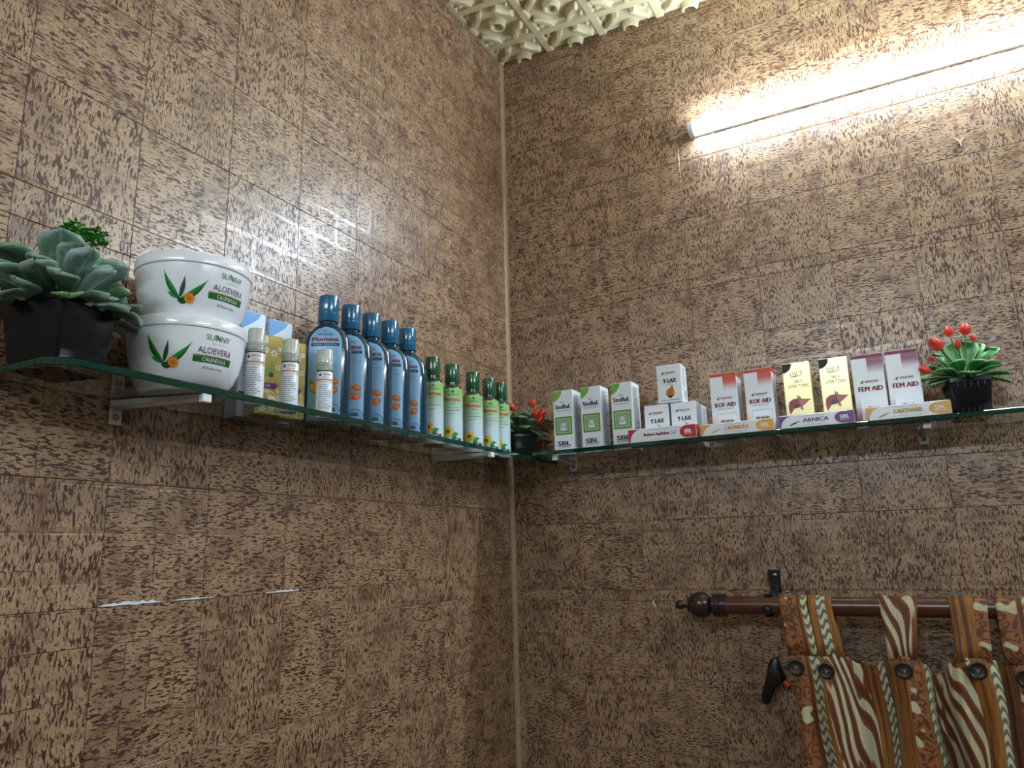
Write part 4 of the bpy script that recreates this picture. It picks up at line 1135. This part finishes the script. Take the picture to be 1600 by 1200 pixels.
# (top x0, x1, foot x0, x1, print offset)
TABS = [(.626, .676, .636, .690, .000), (.677, .7197, .688, .7309, .158), (.8005, .8601, .8045, .8491, .088), (.9106, .9667, .9109, .9620, .200), (.9788, 1.035, .979, 1.030, .236),
        (1.085, 1.140, 1.088, 1.136, .30), (1.190, 1.246, 1.192, 1.240, .36), (1.300, 1.355, 1.302, 1.350, .44), (1.405, 1.460, 1.408, 1.455, .50)]
HANG = -0.412
for (a0, a1, b0, b1, po) in TABS:
    path = [(-0.0990, HANG - 0.004), (-0.0982, HANG + 0.02), (-0.0945, HANG + 0.05), (RODY - RODR - 0.0018, RODZ - 0.010)]
    for i in range(9):
        an = R(180 - 180 * i / 8); path.append((RODY + (RODR + 0.0018) * math.cos(an), RODZ + (RODR + 0.0018) * math.sin(an)))
    path += [(RODY + RODR + 0.0006, RODZ - 0.015), (-0.0640, HANG + 0.03), (-0.0800, HANG - 0.004)]
    ln = [0]
    for p, q_ in zip(path, path[1:]): ln.append(ln[-1] + math.dist(p, q_))
    np_ = len(path) - 1
    def fn(a, b):
        j = int(round(b * np_)); y, z = path[j]
        t = min(1, max(0, (RODZ - z) / (RODZ - HANG)))
        x = (a0 + (a1 - a0) * a) * (1 - t) + (b0 + (b1 - b0) * a) * t
        return (x, y + 0.0012 * math.sin(a * 7 + a0 * 60) * t, z)
    cloth('tab', fn, 8, np_, lambda a, b: (po + (a1 - a0) * a, ln[int(round(b * np_))]))
# the gathered panel: forward under each tab, hollow between tabs
keys = [(.633, -.094, -.4075), (.662, -.0985, -.410), (.690, -.0975, -.412), (.712, -.0990, -.413), (.733, -.0935, -.4155), (.752, -.070, -.430), (.772, -.058, -.436), (.792, -.072, -.425), (.806, -.096, -.4115), (.828, -.1000, -.411), (.850, -.0975, -.4145),
        (.860, -.083, -.425), (.872, -.060, -.445), (.886, -.068, -.440), (.898, -.092, -.420), (.912, -.099, -.4095), (.938, -.1000, -.410), (.962, -.0985, -.411), (.975, -.075, -.418), (.984, -.092, -.412), (1.005, -.0985, -.412), (1.030, -.0975, -.413)]
x = 1.030
for (a0, a1, b0, b1, po) in TABS[5:]:
    keys += [((x + b0) / 2, -.058, -.440), (b0, -.096, -.413), ((b0 + b1) / 2, -.100, -.411), (b1, -.097, -.413)]; x = b1
def interp(x, c):
    for k0, k1 in zip(keys, keys[1:]):
        if x <= k1[0]:
            t = max(0, (x - k0[0]) / (k1[0] - k0[0])); t = t * t * (3 - 2 * t); return k0[c] + (k1[c] - k0[c]) * t
    return keys[-1][c]
X0, X1, ZBOT = keys[0][0], keys[-1][0], -1.62
NU = 420
arc = [0.0]
for i in range(NU):
    xa, xb = X0 + (X1 - X0) * i / NU, X0 + (X1 - X0) * (i + 1) / NU
    arc.append(arc[-1] + math.hypot(xb - xa, interp(xb, 1) - interp(xa, 1)))
def panel(a, b):
    x = X0 + (X1 - X0) * a; zt = interp(x, 2); d = b * (zt - ZBOT)
    y = interp(x, 1)
    k_ = min(1, d / 0.10)
    y2 = -.084 + (y + .084) * (1.0 + 0.35 * k_) + k_ * (.008 * math.sin(x * 95 + 1.0) + .006 * math.sin(x * 150 + d * 7 + .5) + .004 * math.sin(x * 43 - d * 16))
    xs = x + 0.034 * min(1, d / 0.45) * (1 - (x - X0) / (X1 - X0)) + k_ * .004 * math.sin(d * 22 + x * 40)
    return (xs, min(-.022, y2), zt - d)
cloth('panel', panel, NU, 60, lambda a, b: (arc[min(NU, int(round(a * NU)))] * 1.02, 3.0 - b * 1.2))
# flat sewn buttons
bt = MB().lathe([(0.0, -0.0018), (0.0080, -0.0019), (0.0105, -0.0024), (0.0122, -0.0034), (0.0140, -0.0030), (0.0147, -0.0015), (0.0142, 0.0004), (0.0, 0.0005)], 32, axis='y', cap0=False, cap1=False).mesh('button', M_BUTTON, smooth=True)
th = MB()
for a, b in (((-.0035, .003), (.0005, -.0015)), ((.0035, .003), (-.0005, -.0012)), ((0, -.001), (.0005, -.0045)), ((.0025, -.002), (-.002, .001))):
    th.tube([(a[0], -.0021, a[1]), (b[0], -.0026, b[1])], .0007, 5)
thm = th.mesh('thread', M_THREAD, smooth=True)
for bx, bz in ((.6480, -.4365), (.7000, -.4405), (.8270, -.4335), (.9375, -.4280), (1.005, -.437), (1.112, -.437), (1.217, -.437), (1.327, -.437), (1.432, -.437)):
    o = link('button', bt, cur, (bx - OX, -.1060 - OY, bz - OZ), (R(-4), 0, R(q.uniform(-4, 4))))
    link('thread', thm, o, (0, 0, 0), (0, R(q.uniform(-40, 40)), 0))

# black hook beside the curtain edge
hk = thing('curtain_hook', 'black plastic hook with an orange tip at the curtain edge', 'hook', (.592, -.004, -.472), 0)
pts = [(0.5924, -0.4327), (0.600, -0.4290), (0.6053, -0.4301), (0.6095, -0.4430), (0.6130, -0.4550), (0.6185, -0.4660), (0.6150, -0.4720), (0.6069, -0.4775), (0.5975, -0.4870), (0.5900, -0.5010), (0.5820, -0.5155), (0.5745, -0.5180), (0.5680, -0.5140), (0.5695, -0.5000), (0.5745, -0.4855), (0.5800, -0.4680), (0.5841, -0.4519), (0.5880, -0.4400)]
cx_, cz_ = .592, -.472
hm = MB(); rs = []
for sc, y in ((.80, -.026), (.96, -.029), (1.0, -.035), (1.0, -.043), (.95, -.049), (.78, -.052)):
    rs.append([((px - cx_) * sc, y + .004, (pz - cz_) * sc) for px, pz in pts])
hm.rings(rs); hm.build('hook_body', M_BLACKMET, hk, smooth=True)
MB().tube([(0.002, .0035, 0.0), (0.002, -.012, 0.001), (0.002, -.026, 0.0)], [.010, .006, .006], 12).build('wall_stud', M_BLACKMET, hk, smooth=True)
MB().tube([(.016, -.032, .003), (.022, -.033, -.002), (.029, -.033, -.010)], [.0035, .0065, .0055], 12).build('orange_tip', mat('orange_plastic', srgb(226, 80, 36), .4), hk, smooth=True)

# ================================================================== WEAR ON THE WALLS
M_TORN = mat('torn_paper', srgb(214, 222, 230), .5)
def sliver(parent, left, u0, u1, z, h, seed):
    qq = random.Random(seed); n = 14; top = []; bot = []
    for i in range(n + 1):
        t = i / n; uu = u0 + (u1 - u0) * t; e = math.sin(math.pi * t) ** .6
        top.append((uu, z + h * e * qq.uniform(.25, 1))); bot.append((uu, z - h * .25 * e * qq.random()))
    mb = MB(); rs = []
    for (ua, za), (ub, zb) in zip(top, bot):
        d0, d1 = 0.0002, 0.0012
        pt = (lambda d, uu, zz: (d, uu, zz)) if left else (lambda d, uu, zz: (uu, -d, zz))
        rs.append([pt(d0, ub, zb), pt(d1, ub, zb), pt(d1 * .6, ua, za), pt(d0, ua, za)])
    mb.rings(rs); mb.build('torn_edge', M_TORN, parent)
sliver(wall_l, True, -1.055, -.965, -.2655, .0050, 1)
sliver(wall_l, True, -.955, -.885, -.2655, .0022, 2)
sliver(wall_l, True, -.795, -.720, -.2655, .0030, 3)
def chip(parent, pts):
    MB().rings([[(x, -.0003, z) for x, z in pts], [(x, -.0022, z) for x, z in pts]]).build('plaster_chip', M_TORN, parent)
chip(wall_r, [(.3455, -.328), (.3475, -.3265), (.3510, -.334), (.3520, -.341), (.3495, -.340), (.3470, -.334)])
for p0, p1 in (((1.046, .583), (1.0535, .5720)), ((1.060, .580), (1.0525, .5720)), ((1.0528, .574), (1.0540, .563))):
    dx, dz = p1[0] - p0[0], p1[1] - p0[1]; L_ = math.hypot(dx, dz); nx, nz = -dz / L_ * .0008, dx / L_ * .0008
    chip(wall_r, [(p0[0] + nx, p0[1] + nz), (p0[0] - nx, p0[1] - nz), (p1[0] - nx, p1[1] - nz), (p1[0] + nx, p1[1] + nz)])
